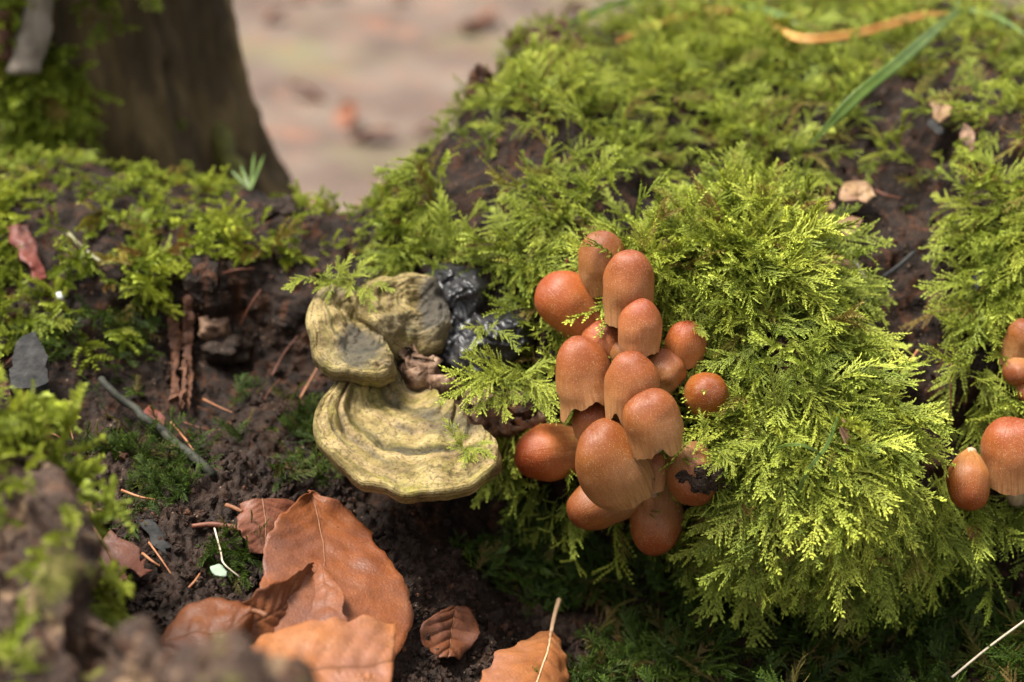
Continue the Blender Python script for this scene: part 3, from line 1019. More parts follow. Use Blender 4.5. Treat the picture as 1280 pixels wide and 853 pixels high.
def mushroom(label, px, py, lift, w, l, ax, ay, toward, group, qm=.58, tuck=.12, ragged=.05, notch=0, mat='cap', lump=.05, seed=0, root=None, dent=0.0, d=None, dent_dir=0.0):
    """cap drawn w by l (photo pixels) about the pixel; its crown points along (ax right, ay down, toward camera)"""
    r = np.random.default_rng(1000 + seed)
    base_d = float(depth0(px, py)) if d is None else d
    dc = base_d - lift
    s = dc / FPX
    W, Ln = w * s, l * s
    c = P1(px, py, dc)
    axis = imgdir(ax, ay, toward)
    rot = axis.to_track_quat('Z', 'Y').to_matrix()
    nseg, nr = 64, 34
    th = np.linspace(0, 2 * math.pi, nseg, endpoint=False)
    qv = np.concatenate([[0.004], np.linspace(.02, 1, nr - 1) ** 1.15])
    # margin: wavy, torn
    edge = 1 + ragged * (.6 * np.sin(3 * th + seed) * .5 + .5 * vnoise(np.stack([np.cos(th) * 2.2, np.sin(th) * 2.2, np.full(nseg, seed * 1.7)], 1), 1.0, seed) + .16 * vnoise(np.stack([np.cos(th) * 9, np.sin(th) * 9, np.full(nseg, seed * 1.7)], 1), 1.0, seed + 1))
    for k in range(notch):
        a0 = r.uniform(0, 2 * math.pi)
        dd = np.angle(np.exp(1j * (th - a0)))
        edge -= r.uniform(.10, .24) * np.exp(-(dd / r.uniform(.16, .45)) ** 2)
    def radius(q):
        a = np.sqrt(np.clip(1 - (1 - np.clip(q / qm, 0, 1)) ** 2, 0, 1)) ** .92
        t = np.clip((q - qm) / (1 - qm), 0, 1)
        return np.where(q < qm, a, 1 - tuck * t ** 1.7)
    Q = qv[:, None] * (1 + (edge[None, :] - 1) * qv[:, None] ** 2.5)
    rr = radius(qv)[:, None] * np.ones_like(Q) * W / 2
    z = Ln * (.5 - Q)
    X, Y = rr * np.cos(th), rr * np.sin(th)
    v = np.stack([X, Y, z], -1)
    # uneven growth
    dsp = fbm(v / W * 1.0 + seed * 3.1, 1.6, 2, seed) * lump * W
    ridges = (.0000 + .012 * W * qv[:, None] ** 1.5 * vnoise(np.stack([np.cos(th) * 11, np.sin(th) * 11, np.full(nseg, seed)], 1), 1.0, seed + 5)[None, :])
    rad_dir = v / (np.linalg.norm(v, axis=-1)[..., None] + 1e-9)
    v = v + rad_dir * (dsp + ridges)[..., None]
    if dent:
        dv = np.array([math.cos(dent_dir) * .42, math.sin(dent_dir) * .42, .12]) * np.array([W, W, Ln])
        rr2 = ((v - dv) ** 2).sum(-1) / (W * .3) ** 2
        v = v - rad_dir * (dent * W * np.exp(-rr2))[..., None]
    outer = v
    cap_at = np.stack([np.broadcast_to(np.cos(th), Q.shape), np.broadcast_to(np.sin(th), Q.shape), np.broadcast_to(qv[:, None], Q.shape)], -1).reshape(-1, 3)
    # inner skin from the margin back up
    inner = []
    for f_, dz in ((.97, 0.0), (.90, .06), (.80, .2), (.62, .38)):
        ring = outer[-1] * np.array([f_, f_, 1.0]) + np.array([0, 0, dz * Ln])
        inner.append(ring)
    inner = np.array(inner)
    Rm = np.array(rot)
    root_o = empty('mushroom', c)
    tag(root_o, label, 'mushroom', group)
    ov = outer.reshape(-1, 3) @ Rm.T + c
    faces = grid_faces(nr, nseg, True).tolist() + [list(range(nseg))[::-1]]
    iv = inner.reshape(-1, 3) @ Rm.T + c
    cap = mesh_obj('cap', ov, faces, M[mat], root_o, attrs={'cap': cap_at})
    ring0 = np.concatenate([ov[-nseg:], iv])
    mesh_obj('gills', ring0, grid_faces(5, nseg, True).tolist(), M['gill'], cap)
    # stem from the cap down to the wood
    top = c + np.array(axis) * Ln * -.05
    if root is None:
        root = (px - ax * l * .75, py - ay * l * .75)
    bd = float(depth0(*root))
    foot = P1(root[0], root[1], bd + .003)
    mid = c - np.array(axis) * Ln * .55
    path = catmull(np.array([top, mid * .8 + foot * .2, foot]), 10)
    sv, sf = tube(path, W * .15 * np.linspace(.9, 1.1, 10), 12)
    mesh_obj('stem', sv, sf, M['stem'], root_o)
    return root_o


G1 = 'brown mushrooms of the main cluster'
G2 = 'brown mushrooms at the side of the stump'
CAPS = [
    ('pale-rimmed upright cap, topmost of the mushroom cluster', 753, 327, .026, 62, 78, -.12, -1, .35, dict(tuck=.16, ragged=.06)),
    ('tall egg-shaped cap overlapping the topmost mushroom', 787, 360, .034, 66, 92, .02, -1, .35, dict(tuck=.10, qm=.5, ragged=.07)),
    ('large smooth cap lying on its side, pale split margin beneath the topmost pair', 714, 384, .016, 76, 102, -.72, -.62, .25, dict(tuck=.12, qm=.45, ragged=.07, notch=1, mat='cap_shiny')),
    ('small round brown cap beneath the tall egg-shaped mushroom', 801, 408, .038, 54, 66, 0, -1, .3, dict(tuck=.12)),
    ('small bell cap with moss over its crown, standing apart from the cluster', 857, 429, .020, 54, 58, .08, -1, .35, dict(tuck=.16, mat='cap_shiny')),
    ('dull half-hidden cap wedged beneath the sideways pale-margined mushroom', 754, 430, .022, 56, 60, -.1, -1, .4, dict(tuck=.1)),
    ('broad cap with torn lower skirt above a hidden mushroom', 729, 468, .032, 75, 96, -.18, -1, .25, dict(tuck=.0, qm=.48, ragged=.09, notch=2, lump=.06)),
    ('tall bell cap with grainy crown and pointed torn rim in mid cluster', 788, 483, .042, 68, 90, .02, -1, .32, dict(tuck=.06, qm=.5, ragged=.13, notch=2)),
    ('small dented lumpy cap tucked behind the grainy bell mushroom', 828, 466, .027, 54, 60, .35, -.9, .3, dict(tuck=.12, lump=.10, dent=.14)),
    ('smooth round button cap alone in the moss beside the cluster', 883, 493, .022, 58, 60, .25, -.25, 1.0, dict(tuck=.3, mat='cap_shiny', ragged=.02, lump=.03)),
    ('grainy cap with a torn bite at its pale rim', 815, 526, .050, 70, 76, -.25, -.9, .35, dict(tuck=.04, qm=.5, ragged=.16, notch=3)),
    ('dull flat cap mostly hidden beneath the torn-skirted mushroom', 745, 523, .026, 60, 52, -.1, -1, .4, dict(tuck=.1)),
    ('largest grainy cap with its rim drawn to a point', 762, 573, .050, 88, 100, -.42, -.78, .42, dict(tuck=.08, qm=.52, ragged=.17, notch=1, lump=.07)),
    ('glossy orange wrinkled cap pointing sideways toward the bracket fungus', 684, 566, .028, 73, 84, -.98, .05, .35, dict(tuck=.22, mat='cap_shiny', ragged=.04, lump=.06)),
    ('tiny brown cap squeezed between larger mushrooms', 819, 588, .034, 33, 48, .05, -1, .3, dict(tuck=.1)),
    ('round cap carrying a clod of dark soil', 865, 598, .026, 68, 72, .12, .75, .62, dict(tuck=.2, lump=.04)),
    ('long dark red-brown cap lying sideways beneath the largest mushroom', 757, 628, .034, 66, 104, -.93, .28, .30, dict(tuck=.22, qm=.42, ragged=.14, notch=1)),
    ('smooth egg-shaped cap hanging crown down, lowest of the cluster', 820, 648, .026, 69, 92, -.04, 1, .28, dict(tuck=.14, qm=.5)),
    ('sliver of a brown cap peeping between the cluster mushrooms', 779, 440, .026, 32, 30, 0, -1, .3, dict(tuck=.1)),
]
cluster_root = {10: (795, 545), 0: (762, 395), 1: (780, 430), 2: (765, 410), 15: (850, 560), 17: (815, 600), 16: (800, 612), 13: (730, 560)}
cap_objs = []
for i, (lab, px, py, lift, w, l, ax, ay, tw_, kw) in enumerate(CAPS):
    cap_objs.append(mushroom(lab, px, py, lift, w, l, ax, ay, tw_, G1, seed=i + 1, root=cluster_root.get(i), **kw))
SIDE = [
    ('rounded brown cap on top of a tight side clump', 1275, 427, .020, 44, 62, .1, -1, .4, dict(tuck=.1, lump=.07)),
    ('small brown cap squashed beneath the side clump top', 1270, 466, .022, 36, 34, -.5, .4, .6, dict(tuck=.2)),
    ('pale small cap at the bottom of the side clump', 1283, 488, .020, 26, 30, 0, .6, .6, dict(tuck=.2)),
    ('big bell cap with wavy rim beside the waisted mushroom', 1265, 563, .026, 74, 86, -.12, -1, .35, dict(tuck=.05, qm=.5, ragged=.07)),
    ('waisted oblong cap leaning against the big bell mushroom', 1211, 600, .026, 54, 78, -.2, .95, .5, dict(tuck=.8, qm=.5, mat='cap_shiny', lump=.06, root=(1216, 588))),
    ('tiny reddish mushroom bud half buried in moss', 1217, 668, .012, 18, 24, 0, -1, .4, dict(tuck=.2)),
]
for i, (lab, px, py, lift, w, l, ax, ay, tw_, kw) in enumerate(SIDE):
    mushroom(lab, px, py, lift, w, l, ax, ay, tw_, G2, seed=40 + i, **kw)


# ------------------------------------------------------------------ lumps, flat pieces, leaves, sticks
def lump_mesh(center, rad3, rot=None, nu=22, nv=14, amp=.25, freq=2.5, seed=0):
    u = np.linspace(0, 2 * math.pi, nu, endpoint=False)
    t = np.linspace(.06, math.pi - .06, nv)
    d = np.stack([np.sin(t)[:, None] * np.cos(u), np.sin(t)[:, None] * np.sin(u), np.cos(t)[:, None] * np.ones(nu)], -1)
    k = 1 + amp * fbm(d + seed * 5.3, freq, 3, seed)
    v = (d * k[..., None] * np.asarray(rad3)).reshape(-1, 3)
    if rot is not None:
        v = v @ np.array(rot).T
    f = grid_faces(nv, nu, True).tolist() + [list(range(nu))[::-1], list(range((nv - 1) * nu, nv * nu))]
    return v + np.asarray(center), f


from mathutils.geometry import delaunay_2d_cdt


def poly_fill(outline, step, jitter=.25, seed=0):
    """triangulated interior of an outline (pixel units) with points every step"""
    r = np.random.default_rng(seed)
    o = np.asarray(outline, float)
    pts, n = [], len(o)
    for i in range(n):
        a, b = o[i], o[(i + 1) % n]
        m = max(1, int(np.linalg.norm(b - a) / step))
        for j in range(m):
            pts.append(a + (b - a) * j / m)
    nb = len(pts)
    edges = [(i, (i + 1) % nb) for i in range(nb)]
    x0, y0 = o.min(0)
    x1, y1 = o.max(0)
    for x in np.arange(x0 + step / 2, x1, step):
        for y in np.arange(y0 + step / 2, y1, step):
            pts.append(np.array([x, y]) + r.uniform(-jitter, jitter, 2) * step)
    res = delaunay_2d_cdt([Vector(p) for p in pts], edges, [], 1, 1e-4)
    v = np.array([tuple(p) for p in res[0]])
    f = [list(t) for t in res[2]]
    return v, f


def piece(name, outline, lift, mat, step=4, thick=.0006, rough=.0, freq=150, seed=0, parent=None, smooth_out=1, curl=None, vein=None):
    """a flat-ish piece: outline in photo pixels lying `lift` above the surface; lift may be a function of (u,v in 0..1)"""
    o = np.asarray(outline, float)
    for _ in range(smooth_out):
        nx = np.roll(o, -1, 0)
        o = np.stack([o * .75 + nx * .25, o * .25 + nx * .75], 1).reshape(-1, 2)
    o = o + np.random.default_rng(seed).normal(0, .07 * np.ptp(o, axis=0).min(), o.shape)
    v2, f = poly_fill(o, step, seed=seed)
    x0, y0 = o.min(0)
    x1, y1 = o.max(0)
    uv = (v2 - [x0, y0]) / [x1 - x0, y1 - y0]
    lf = lift(uv[:, 0], uv[:, 1]) if callable(lift) else np.full(len(v2), lift)
    d = depth0(v2[:, 0], v2[:, 1]) - lf
    p = P(v2[:, 0], v2[:, 1], d)
    if rough:
        p = p + fbm(p, freq, 3, seed)[:, None] * rough * -AX_F
    at = {'vein': vein(uv[:, 0], uv[:, 1]) if vein else np.zeros(len(p))}
    ob = mesh_obj(name, p, f, mat, parent, attrs=at, smooth=thick < .002 or name == 'slab')
    md = ob.modifiers.new('thickness', 'SOLIDIFY')
    md.thickness = thick
    md.offset = 0 if thick < .002 else -1
    return ob


def rails_leaf(label, rails, mat, group=None, nu=46, nv=31, wave=.0012, veins=9, vein_depth=.00045, seed=0, stalk=None, midrib=True, name='beech_leaf', thick=.00035, vein_mid=1, rib='rib', cat='leaf', edge_wave=.6):
    """leaf blade through three rails of (px, py, lift); veins run out and forward from the middle rail"""
    cur = []
    for rl in rails:
        a = catmull(np.array(rl, float), nu)
        d = depth0(a[:, 0], a[:, 1]) - a[:, 2]
        cur.append(P(a[:, 0], a[:, 1], d))
    A, Mi, B = cur
    v = np.linspace(-1, 1, nv)
    pts = np.empty((nu, nv, 3))
    for j, t in enumerate(v):
        # quadratic through edge, middle, edge
        pts[:, j] = A * (t * (t - 1) / 2) + Mi * (1 - t * t) + B * (t * (t + 1) / 2)
    u = np.linspace(0, 1, nu)
    nrm_ = np.cross(np.gradient(pts, axis=0), np.gradient(pts, axis=1))
    nrm_ /= np.linalg.norm(nrm_, axis=-1)[..., None] + 1e-12
    if (nrm_.mean((0, 1)) @ AX_F) > 0:
        nrm_ = -nrm_
    ph = (u[:, None] * veins - np.abs(v)[None, :] * veins * .22) % 1.0
    vn = np.exp(-((np.minimum(ph, 1 - ph)) / .085) ** 2)
    vn = np.maximum(vn * np.clip(1.05 - np.abs(v)[None, :] ** 3, 0, 1), np.exp(-(v[None, :] / .05) ** 2))
    belly = np.sin(np.clip(ph, 0, 1) * math.pi)
    wv = wave * np.abs(v)[None, :] ** 2.2 * np.sin(u[:, None] * veins * 2 * math.pi * edge_wave + seed + 1.3 * np.sign(v)[None, :])
    wv = wv * (.5 + .8 * vnoise(pts, 40, seed + 2))
    wob = fbm(pts, 60, 3, seed) * .0016
    pts = pts + nrm_ * (wv + wob + (belly * vein_depth - vn * vein_depth) * (1 - .85 * np.abs(v)[None, :] ** 3))[..., None]
    # uneven margin
    ed = fbm(pts, 130, 3, seed + 3) * .0018
    side = np.gradient(pts, axis=1)
    side /= np.linalg.norm(side, axis=-1)[..., None] + 1e-12
    pts = pts + side * (ed * (np.abs(v)[None, :] ** 6) * np.sign(v)[None, :])[..., None]
    root = empty(name, pts[nu // 2, nv // 2])
    tag(root, label, cat, group)
    bl = mesh_obj('blade', pts.reshape(-1, 3), grid_faces(nu, nv).tolist(), mat, root, attrs={'vein': vn.reshape(-1)})
    md = bl.modifiers.new('thickness', 'SOLIDIFY')
    md.thickness = thick
    md.offset = 0
    if midrib:
        c = pts[:, nv // 2] + nrm_[:, nv // 2] * .0002
        tv, tf = tube(c, (.00062 if rib == 'rib_pale' else .00042) * np.linspace(1.0, .35, nu), 7)
        mesh_obj('midrib', tv, tf, M[rib], bl)
    if stalk:
        a = catmull(np.array(stalk, float), 12)
        sp = P(a[:, 0], a[:, 1], depth0(a[:, 0], a[:, 1]) - a[:, 2])
        tv, tf = tube(sp, np.linspace(.0008, .0011, 12), 8)
        mesh_obj('stalk', tv, tf, M[rib], root)
    return root


rails_leaf('large concave brown beech leaf standing up behind the paler leaf',
           [[(385, 612, .020), (352, 645, .020), (331, 682, .018), (323, 735, .014), (312, 800, .010)],
            [(386, 614, .017), (398, 655, .015), (406, 700, .014), (400, 760, .014), (388, 840, .012)],
            [(388, 612, .020), (438, 640, .020), (478, 690, .019), (516, 762, .018), (490, 840, .012)]], M['beech'], 'fallen leaves by the stump', wave=.0016, seed=2, vein_depth=.0003)
rails_leaf('dark brown leaf folded up on edge inside the large beech leaf',
           [[(268, 775, .022), (312, 746, .026), (360, 725, .027), (396, 704, .022)],
            [(290, 795, .016), (325, 775, .016), (360, 752, .016), (392, 712, .016)],
            [(310, 812, .014), (335, 808, .011), (365, 778, .009), (390, 720, .009)]], M['beech_dark'], 'fallen leaves by the stump', wave=.0006, seed=5, midrib=False)
rails_leaf('narrow curled leaf flap rising in the middle of the large leaf',
           [[(400, 704, .016), (386, 740, .014), (378, 785, .014)],
            [(403, 706, .018), (407, 740, .019), (405, 785, .020)],
            [(406, 703, .017), (427, 736, .022), (432, 785, .023)]], M['beech'], 'fallen leaves by the stump', wave=.0003, seed=8, midrib=False, veins=3, vein_depth=.0002)
rails_leaf('small purplish brown leaf tucked behind the large beech leaf',
           [[(299, 632, .008), (299, 662, .012), (312, 692, .008)],
            [(328, 624, .014), (332, 655, .010), (332, 694, .006)],
            [(372, 628, .008), (368, 660, .008), (356, 690, .006)]], M['oak'], 'fallen leaves by the stump', wave=.0014, seed=9, vein_depth=.00018, stalk=[(303, 640, .01), (290, 634, .006), (283, 632, .004)])
rails_leaf('curled orange-brown leaf with hooked stalk lying on the soil',
           [[(196, 800, .010), (228, 764, .018), (268, 748, .022), (313, 762, .024)],
            [(198, 806, .018), (240, 788, .023), (282, 789, .024), (315, 765, .026)],
            [(205, 825, .018), (250, 822, .022), (292, 815, .020), (316, 792, .016)]], M['beech_dark'], 'fallen leaves by the stump', wave=.0006, seed=12, vein_depth=.00028, veins=4, stalk=[(311, 763, .025), (322, 765, .028), (333, 770, .029)])
rails_leaf('pale orange beech leaf with straight veins in front of the large leaf',
           [[(300, 812, .026), (345, 786, .030), (415, 776, .033), (496, 779, .034)],
            [(296, 850, .032), (355, 838, .036), (430, 832, .038), (492, 826, .038)],
            [(310, 905, .034), (370, 912, .038), (440, 908, .040), (486, 885, .038)]], M['beech_pale'], 'fallen leaves by the stump', wave=.0014, seed=15, vein_depth=.0004, veins=8)
rails_leaf('torn pale leaf tip lying over the pale beech leaf',
           [[(412, 843, .044), (440, 838, .046), (470, 842, .046)],
            [(425, 858, .045), (445, 858, .047), (470, 860, .047)],
            [(430, 880, .045), (450, 882, .047), (475, 885, .047)]], M['beech_pale'], 'fallen leaves by the stump', wave=.001, seed=18, midrib=False)
rails_leaf('orange-brown beech leaf with upright stalk showing its pale underside vein',
           [[(686, 788, .022), (640, 805, .024), (608, 835, .024), (585, 885, .020)],
            [(689, 789, .028), (684, 815, .033), (672, 850, .034), (655, 905, .032)],
            [(692, 788, .022), (704, 815, .022), (710, 850, .020), (708, 905, .018)]], M['beech_pale'], 'fallen leaves by the stump', wave=.0006, seed=21, stalk=[(689, 790, .028), (693, 770, .030), (699, 750, .028)], rib='rib_pale', veins=7)
rails_leaf('small crumpled leaf alone on bare dark soil',
           [[(562, 756, .010), (530, 778, .012), (528, 803, .008), (548, 822, .005)],
            [(570, 757, .011), (566, 780, .010), (562, 803, .009), (558, 824, .007)],
            [(576, 758, .010), (597, 772, .014), (596, 795, .012), (576, 824, .008)]], M['beech_dark'], 'fallen leaves by the stump', wave=.002, seed=24, veins=5, vein_depth=.0006, edge_wave=.35)

# oak leaf with lobes
ok = [(96, 640), (118, 640), (128, 655), (140, 668), (160, 678), (172, 690), (181, 705), (179, 718), (168, 712), (158, 705), (160, 722), (155, 734), (145, 728), (141, 724), (141, 738), (132, 747), (118, 742), (106, 728), (99, 708), (93, 680)]
oakr = empty('oak_leaf', V(135, 695, float(depth0(135, 695)) - .008))
tag(oakr, 'dull red-brown lobed oak leaf lying on soil', 'leaf', 'fallen leaves by the stump')
piece('blade', ok, lambda u, v: .008 + .006 * np.sin(u * 3) - .003 * (v - .5), M['oak'], 4, .0005, .0012, 120, 3, oakr, 1, vein=lambda u, v: np.exp(-((u - .25 - .45 * v) / .03) ** 2))
a = catmull(np.array([(110, 648, .0138), (130, 680, .0150), (148, 715, .0130), (158, 728, .011)]), 14)
tv, tf = tube(P(a[:, 0], a[:, 1], depth0(a[:, 0], a[:, 1]) - a[:, 2]), .0005, 6)
mesh_obj('midrib', tv, tf, M['rib'], oakr)


def simple_piece(name, label, cat, outline, lift, mat, group=None, **kw):
    ob = piece(name, outline, lift, mat, **kw)
    return tag(ob, label, cat, group)


simple_piece('leaf', 'dull reddish leaf scrap standing on the mossy ledge', 'leaf', [(10, 280), (35, 280), (50, 310), (57, 345), (48, 347), (35, 330), (22, 325), (9, 300)], lambda u, v: .014 + .004 * np.sin(u * 4), M['red_leaf'], step=3, seed=4, rough=.0024)
G3 = 'pale leaf scraps below the grass blade'
simple_piece('leaf_scrap', 'tan pointed leaf half under moss with a red stalk', 'leaf', [(1050, 235), (1075, 222), (1095, 240), (1090, 250), (1068, 255), (1052, 252)], lambda u, v: .014 + .004 * u, M['tan_leaf'], G3, step=2.5, freq=220, seed=5, rough=.0024)
simple_piece('leaf_scrap', 'bright tan lobed leaf scrap hanging above the bare hollow', 'leaf', [(1048, 272), (1062, 268), (1080, 272), (1076, 282), (1066, 291), (1056, 293), (1046, 288), (1044, 280)], lambda u, v: .012 + .004 * v, M['tan_leaf'], G3, step=2.5, freq=220, seed=6, rough=.0024)
simple_piece('leaf_scrap', 'pinkish tan upright leaf scrap with a dark fold', 'leaf', [(1004, 258), (1018, 254), (1028, 268), (1032, 284), (1018, 288), (1004, 284), (998, 272)], lambda u, v: .012 + .004 * np.abs(u - .5), M['tan_leaf'], G3, step=2.5, freq=220, seed=7, rough=.0024)
simple_piece('leaf_scrap', 'small tan triangular scrap between larger leaf scraps', 'leaf', [(1032, 253), (1048, 253), (1042, 264), (1036, 262)], .012, M['tan_leaf'], G3, step=2.5, freq=220, seed=8, rough=.0024)
simple_piece('leaf_scrap', 'flat brown leaf scrap at the moss edge below the scraps', 'leaf', [(970, 273), (986, 271), (995, 280), (988, 287), (975, 283)], .012, M['tan_leaf'], G3, step=2.5, freq=220, seed=9, rough=.0024)
simple_piece('leaf_scrap', 'small orange scrap lying just under the lobed scrap', 'leaf', [(1029, 287), (1040, 285), (1046, 292), (1038, 295)], .010, M['tan_leaf'], G3, step=2.5, freq=220, seed=10, rough=.0024)
simple_piece('leaf_scrap', 'pale pinkish leaf scrap on bare rotten wood beside the curved root', 'leaf', [(1039, 320), (1052, 317), (1058, 328), (1068, 332), (1067, 345), (1057, 352), (1047, 344), (1046, 332)], lambda u, v: .010 + .003 * np.sin(v * 5), M['tan_leaf'], G3, step=2.5, freq=220, seed=11, rough=.0024)
simple_piece('leaf_scrap', 'yellow leaf scrap caught in the side moss above dark wood', 'leaf', [(1163, 126), (1178, 122), (1190, 130), (1186, 148), (1174, 152), (1166, 142)], .016, M['tan_leaf'], step=3, seed=12, rough=.0024)
simple_piece('leaf_scrap', 'brown folded leaf scrap hanging from the side moss', 'leaf', [(1198, 160), (1212, 156), (1219, 170), (1216, 190), (1206, 196), (1199, 180)], .014, M['pale_wood'], step=3, seed=13, rough=.0024)
simple_piece('dry_bract', 'withered tan flower husk above the mushroom cluster', 'leaf', [(868, 284), (880, 278), (900, 290), (890, 296), (888, 318), (880, 308), (876, 296)], lambda u, v: .024 + .003 * v, M['tan_leaf'], step=3, seed=14, rough=.0015)
simple_piece('dry_bract', 'pale yellow curled husk hanging in the front moss', 'leaf', [(1048, 526), (1056, 524), (1064, 540), (1067, 562), (1059, 566), (1053, 548)], lambda u, v: .022 + .003 * v, M['tan_leaf'], step=2.5, seed=15, rough=.0012)
simple_piece('green_scrap', 'pale mint-green leaf scrap on soil beside a straw', 'leaf', [(262, 709), (269, 705), (280, 709), (285, 718), (278, 722), (268, 717)], .008, M['lichen'], step=3, seed=16, rough=.0008)
simple_piece('bark_flake', 'dark reddish bark flake lying on the mossy twig', 'bark flake', [(178, 512), (190, 508), (206, 520), (210, 532), (198, 534), (186, 528)], .006, M['red_leaf'], step=3, seed=17, rough=.0008)
simple_piece('bark_flake', 'grey weathered flake edge beside the lobed oak leaf', 'bark flake', [(90, 690), (99, 688), (106, 720), (116, 748), (108, 756), (96, 738)], .010, M['grey_bark'], step=3, seed=18, rough=.0024)
simple_piece('bark_flake', 'dull violet dark flake in the bare hollow by the side moss', 'bark flake', [(1158, 150), (1170, 148), (1180, 166), (1172, 170), (1162, 162)], .012, M['grey_wood'], step=3, seed=19, rough=.0008)
simple_piece('bark_flake', 'brown wood flake leaning below the side moss', 'bark flake', [(1222, 340), (1231, 336), (1228, 352), (1221, 366), (1213, 368), (1214, 354)], .012, M['grey_wood'], step=3, seed=20, rough=.0008)
simple_piece('bark_flake', 'flat dark bark flake on crumbly soil near the straw', 'bark flake', [(170, 640), (185, 648), (205, 665), (214, 690), (203, 694), (188, 672), (172, 652)], .006, M['grey_wood'], step=3, seed=21, rough=.0008)
simple_piece('bark_flake', 'orange bark flake on dark soil under the bracket fungi', 'bark flake', [(505, 645), (512, 641), (518, 650), (511, 656)], .006, M['needle'], step=2, seed=22)

# thick pieces of broken wood
wb = empty('broken_wood', V(590, 500, float(depth0(590, 500)) - .012))
tag(wb, 'pale splintered wood slab between the bracket fungus and black crust', 'wood')
piece('slab', [(515, 452), (536, 446), (552, 462), (566, 478), (584, 492), (606, 500), (640, 510), (684, 515), (690, 522), (650, 530), (606, 532), (570, 524), (548, 508), (526, 486), (505, 470)], lambda u, v: .020 - .012 * u + .003 * np.sin(v * 9), M['pale_wood'], 1.8, .008, .0024, 420, 30, wb)
piece('bark_strip', [(600, 498), (640, 500), (690, 505), (702, 512), (690, 519), (640, 512), (606, 505)], lambda u, v: .016 - .006 * u, M['stump'], 3, .007, .004, 160, 31, wb)
simple_piece('wood_chip', 'squared grey charred wood chip at the edge of the hollow', 'wood', [(13, 506), (18, 486), (24, 466), (25, 442), (58, 438), (63, 466), (57, 500), (50, 507)], lambda u, v: .016 + .004 * v, M['grey_wood'], step=4, thick=.010, seed=32, rough=.0005, smooth_out=0)
simple_piece('wood_splinter', 'dark fibrous stub of rotten wood below the ledge moss', 'wood', [(244, 342), (262, 332), (276, 340), (274, 372), (262, 392), (248, 384)], lambda u, v: .010 + .003 * np.sin(v * 5), M['stump'], step=3, thick=.008, seed=35, rough=.004)

for (lab, px, py, rx, ry, lf, mt, sd) in [
        ('round grey-brown rotten wood knob at the back of the hollow', 268, 412, 19, 17, .010, 'pale_wood', 1),
        ('rough dark wood knob below the round grey-brown knob', 282, 436, 30, 17, .008, 'clod', 2),
        ('small tan wood crumb above the round knob', 258, 382, 6, 7, .008, 'tan_leaf', 3),
        ('dark jagged stub on the crest of the ledge', 352, 262, 26, 14, .004, 'clod', 4),
        ('dark wood tip poking up where ledge meets mound', 528, 197, 10, 14, .004, 'clod', 5),
        ('broken dark wood peak on the stump crest', 694, 66, 34, 34, .010, 'red_wood', 6),
        ('brown bark knob on the slope below the wood peak', 600, 112, 17, 30, .004, 'red_wood', 7),
        ('dark wood point beside the broken peak', 652, 50, 20, 14, .002, 'red_wood', 8)]:
    dd = float(depth0(px, py)) - lf
    s = dd / FPX
    v_, f_ = lump_mesh(P1(px, py, dd), (rx * s, max(rx, ry) * s * .8, ry * s), None, 30, 20, .30, 2.0, 60 + sd)
    if sd < 4:
        tag(mesh_obj('wood_lump', v_, f_, M[mt]), lab, 'wood')
    else:
        mesh_obj('wood_peak', v_, f_, M[mt], stump, smooth=False)['label'] = lab
for (lab, px, py, lf) in [('tiny red bud scale on moss beside the topmost cap', 709, 329, .016), ('tiny reddish bud scale on shaded moss under the cluster', 882, 680, .022)]:
    dd = float(depth0(px, py)) - lf
    v_, f_ = lump_mesh(P1(px, py, dd), (.0008, .0008, .0022), None, 12, 9, .15, 2, 8)
    tag(mesh_obj('bud_scale', v_, f_, M['red_leaf']), lab, 'bud scale')
for (lab, px, py, r_, lf) in [('tiny white fleck on the ledge moss edge', 75, 370, 6, .010), ]:
    dd = float(depth0(px, py)) - lf
    v_, f_ = lump_mesh(P1(px, py, dd), (r_ * dd / FPX, r_ * dd / FPX, r_ * .8 * dd / FPX), None, 14, 9, .2, 2, 5)
    tag(mesh_obj('white_fleck', v_, f_, M['white']), lab, 'fleck')

# soil clod with debris on the round cap
cp = P1(887, 594, float(depth0(865, 598)) - .026 - .0112)
clod = empty('soil_clod', cp)
tag(clod, 'dark crumbly soil clod stuck on a round mushroom cap', 'soil clod')
for j in range(15):
    o_ = rng.normal(size=3) * np.array([.0044, .0020, .0040])
    rr_ = rng.uniform(.0016, .0036)
    v_, f_ = lump_mesh(cp + o_, (rr_, rr_ * .8, rr_ * rng.uniform(.6, 1.1)), None, 12, 8, .5, 3, 90 + j)
    mesh_obj('crumb', v_, f_, M['clod'], clod, smooth=False)


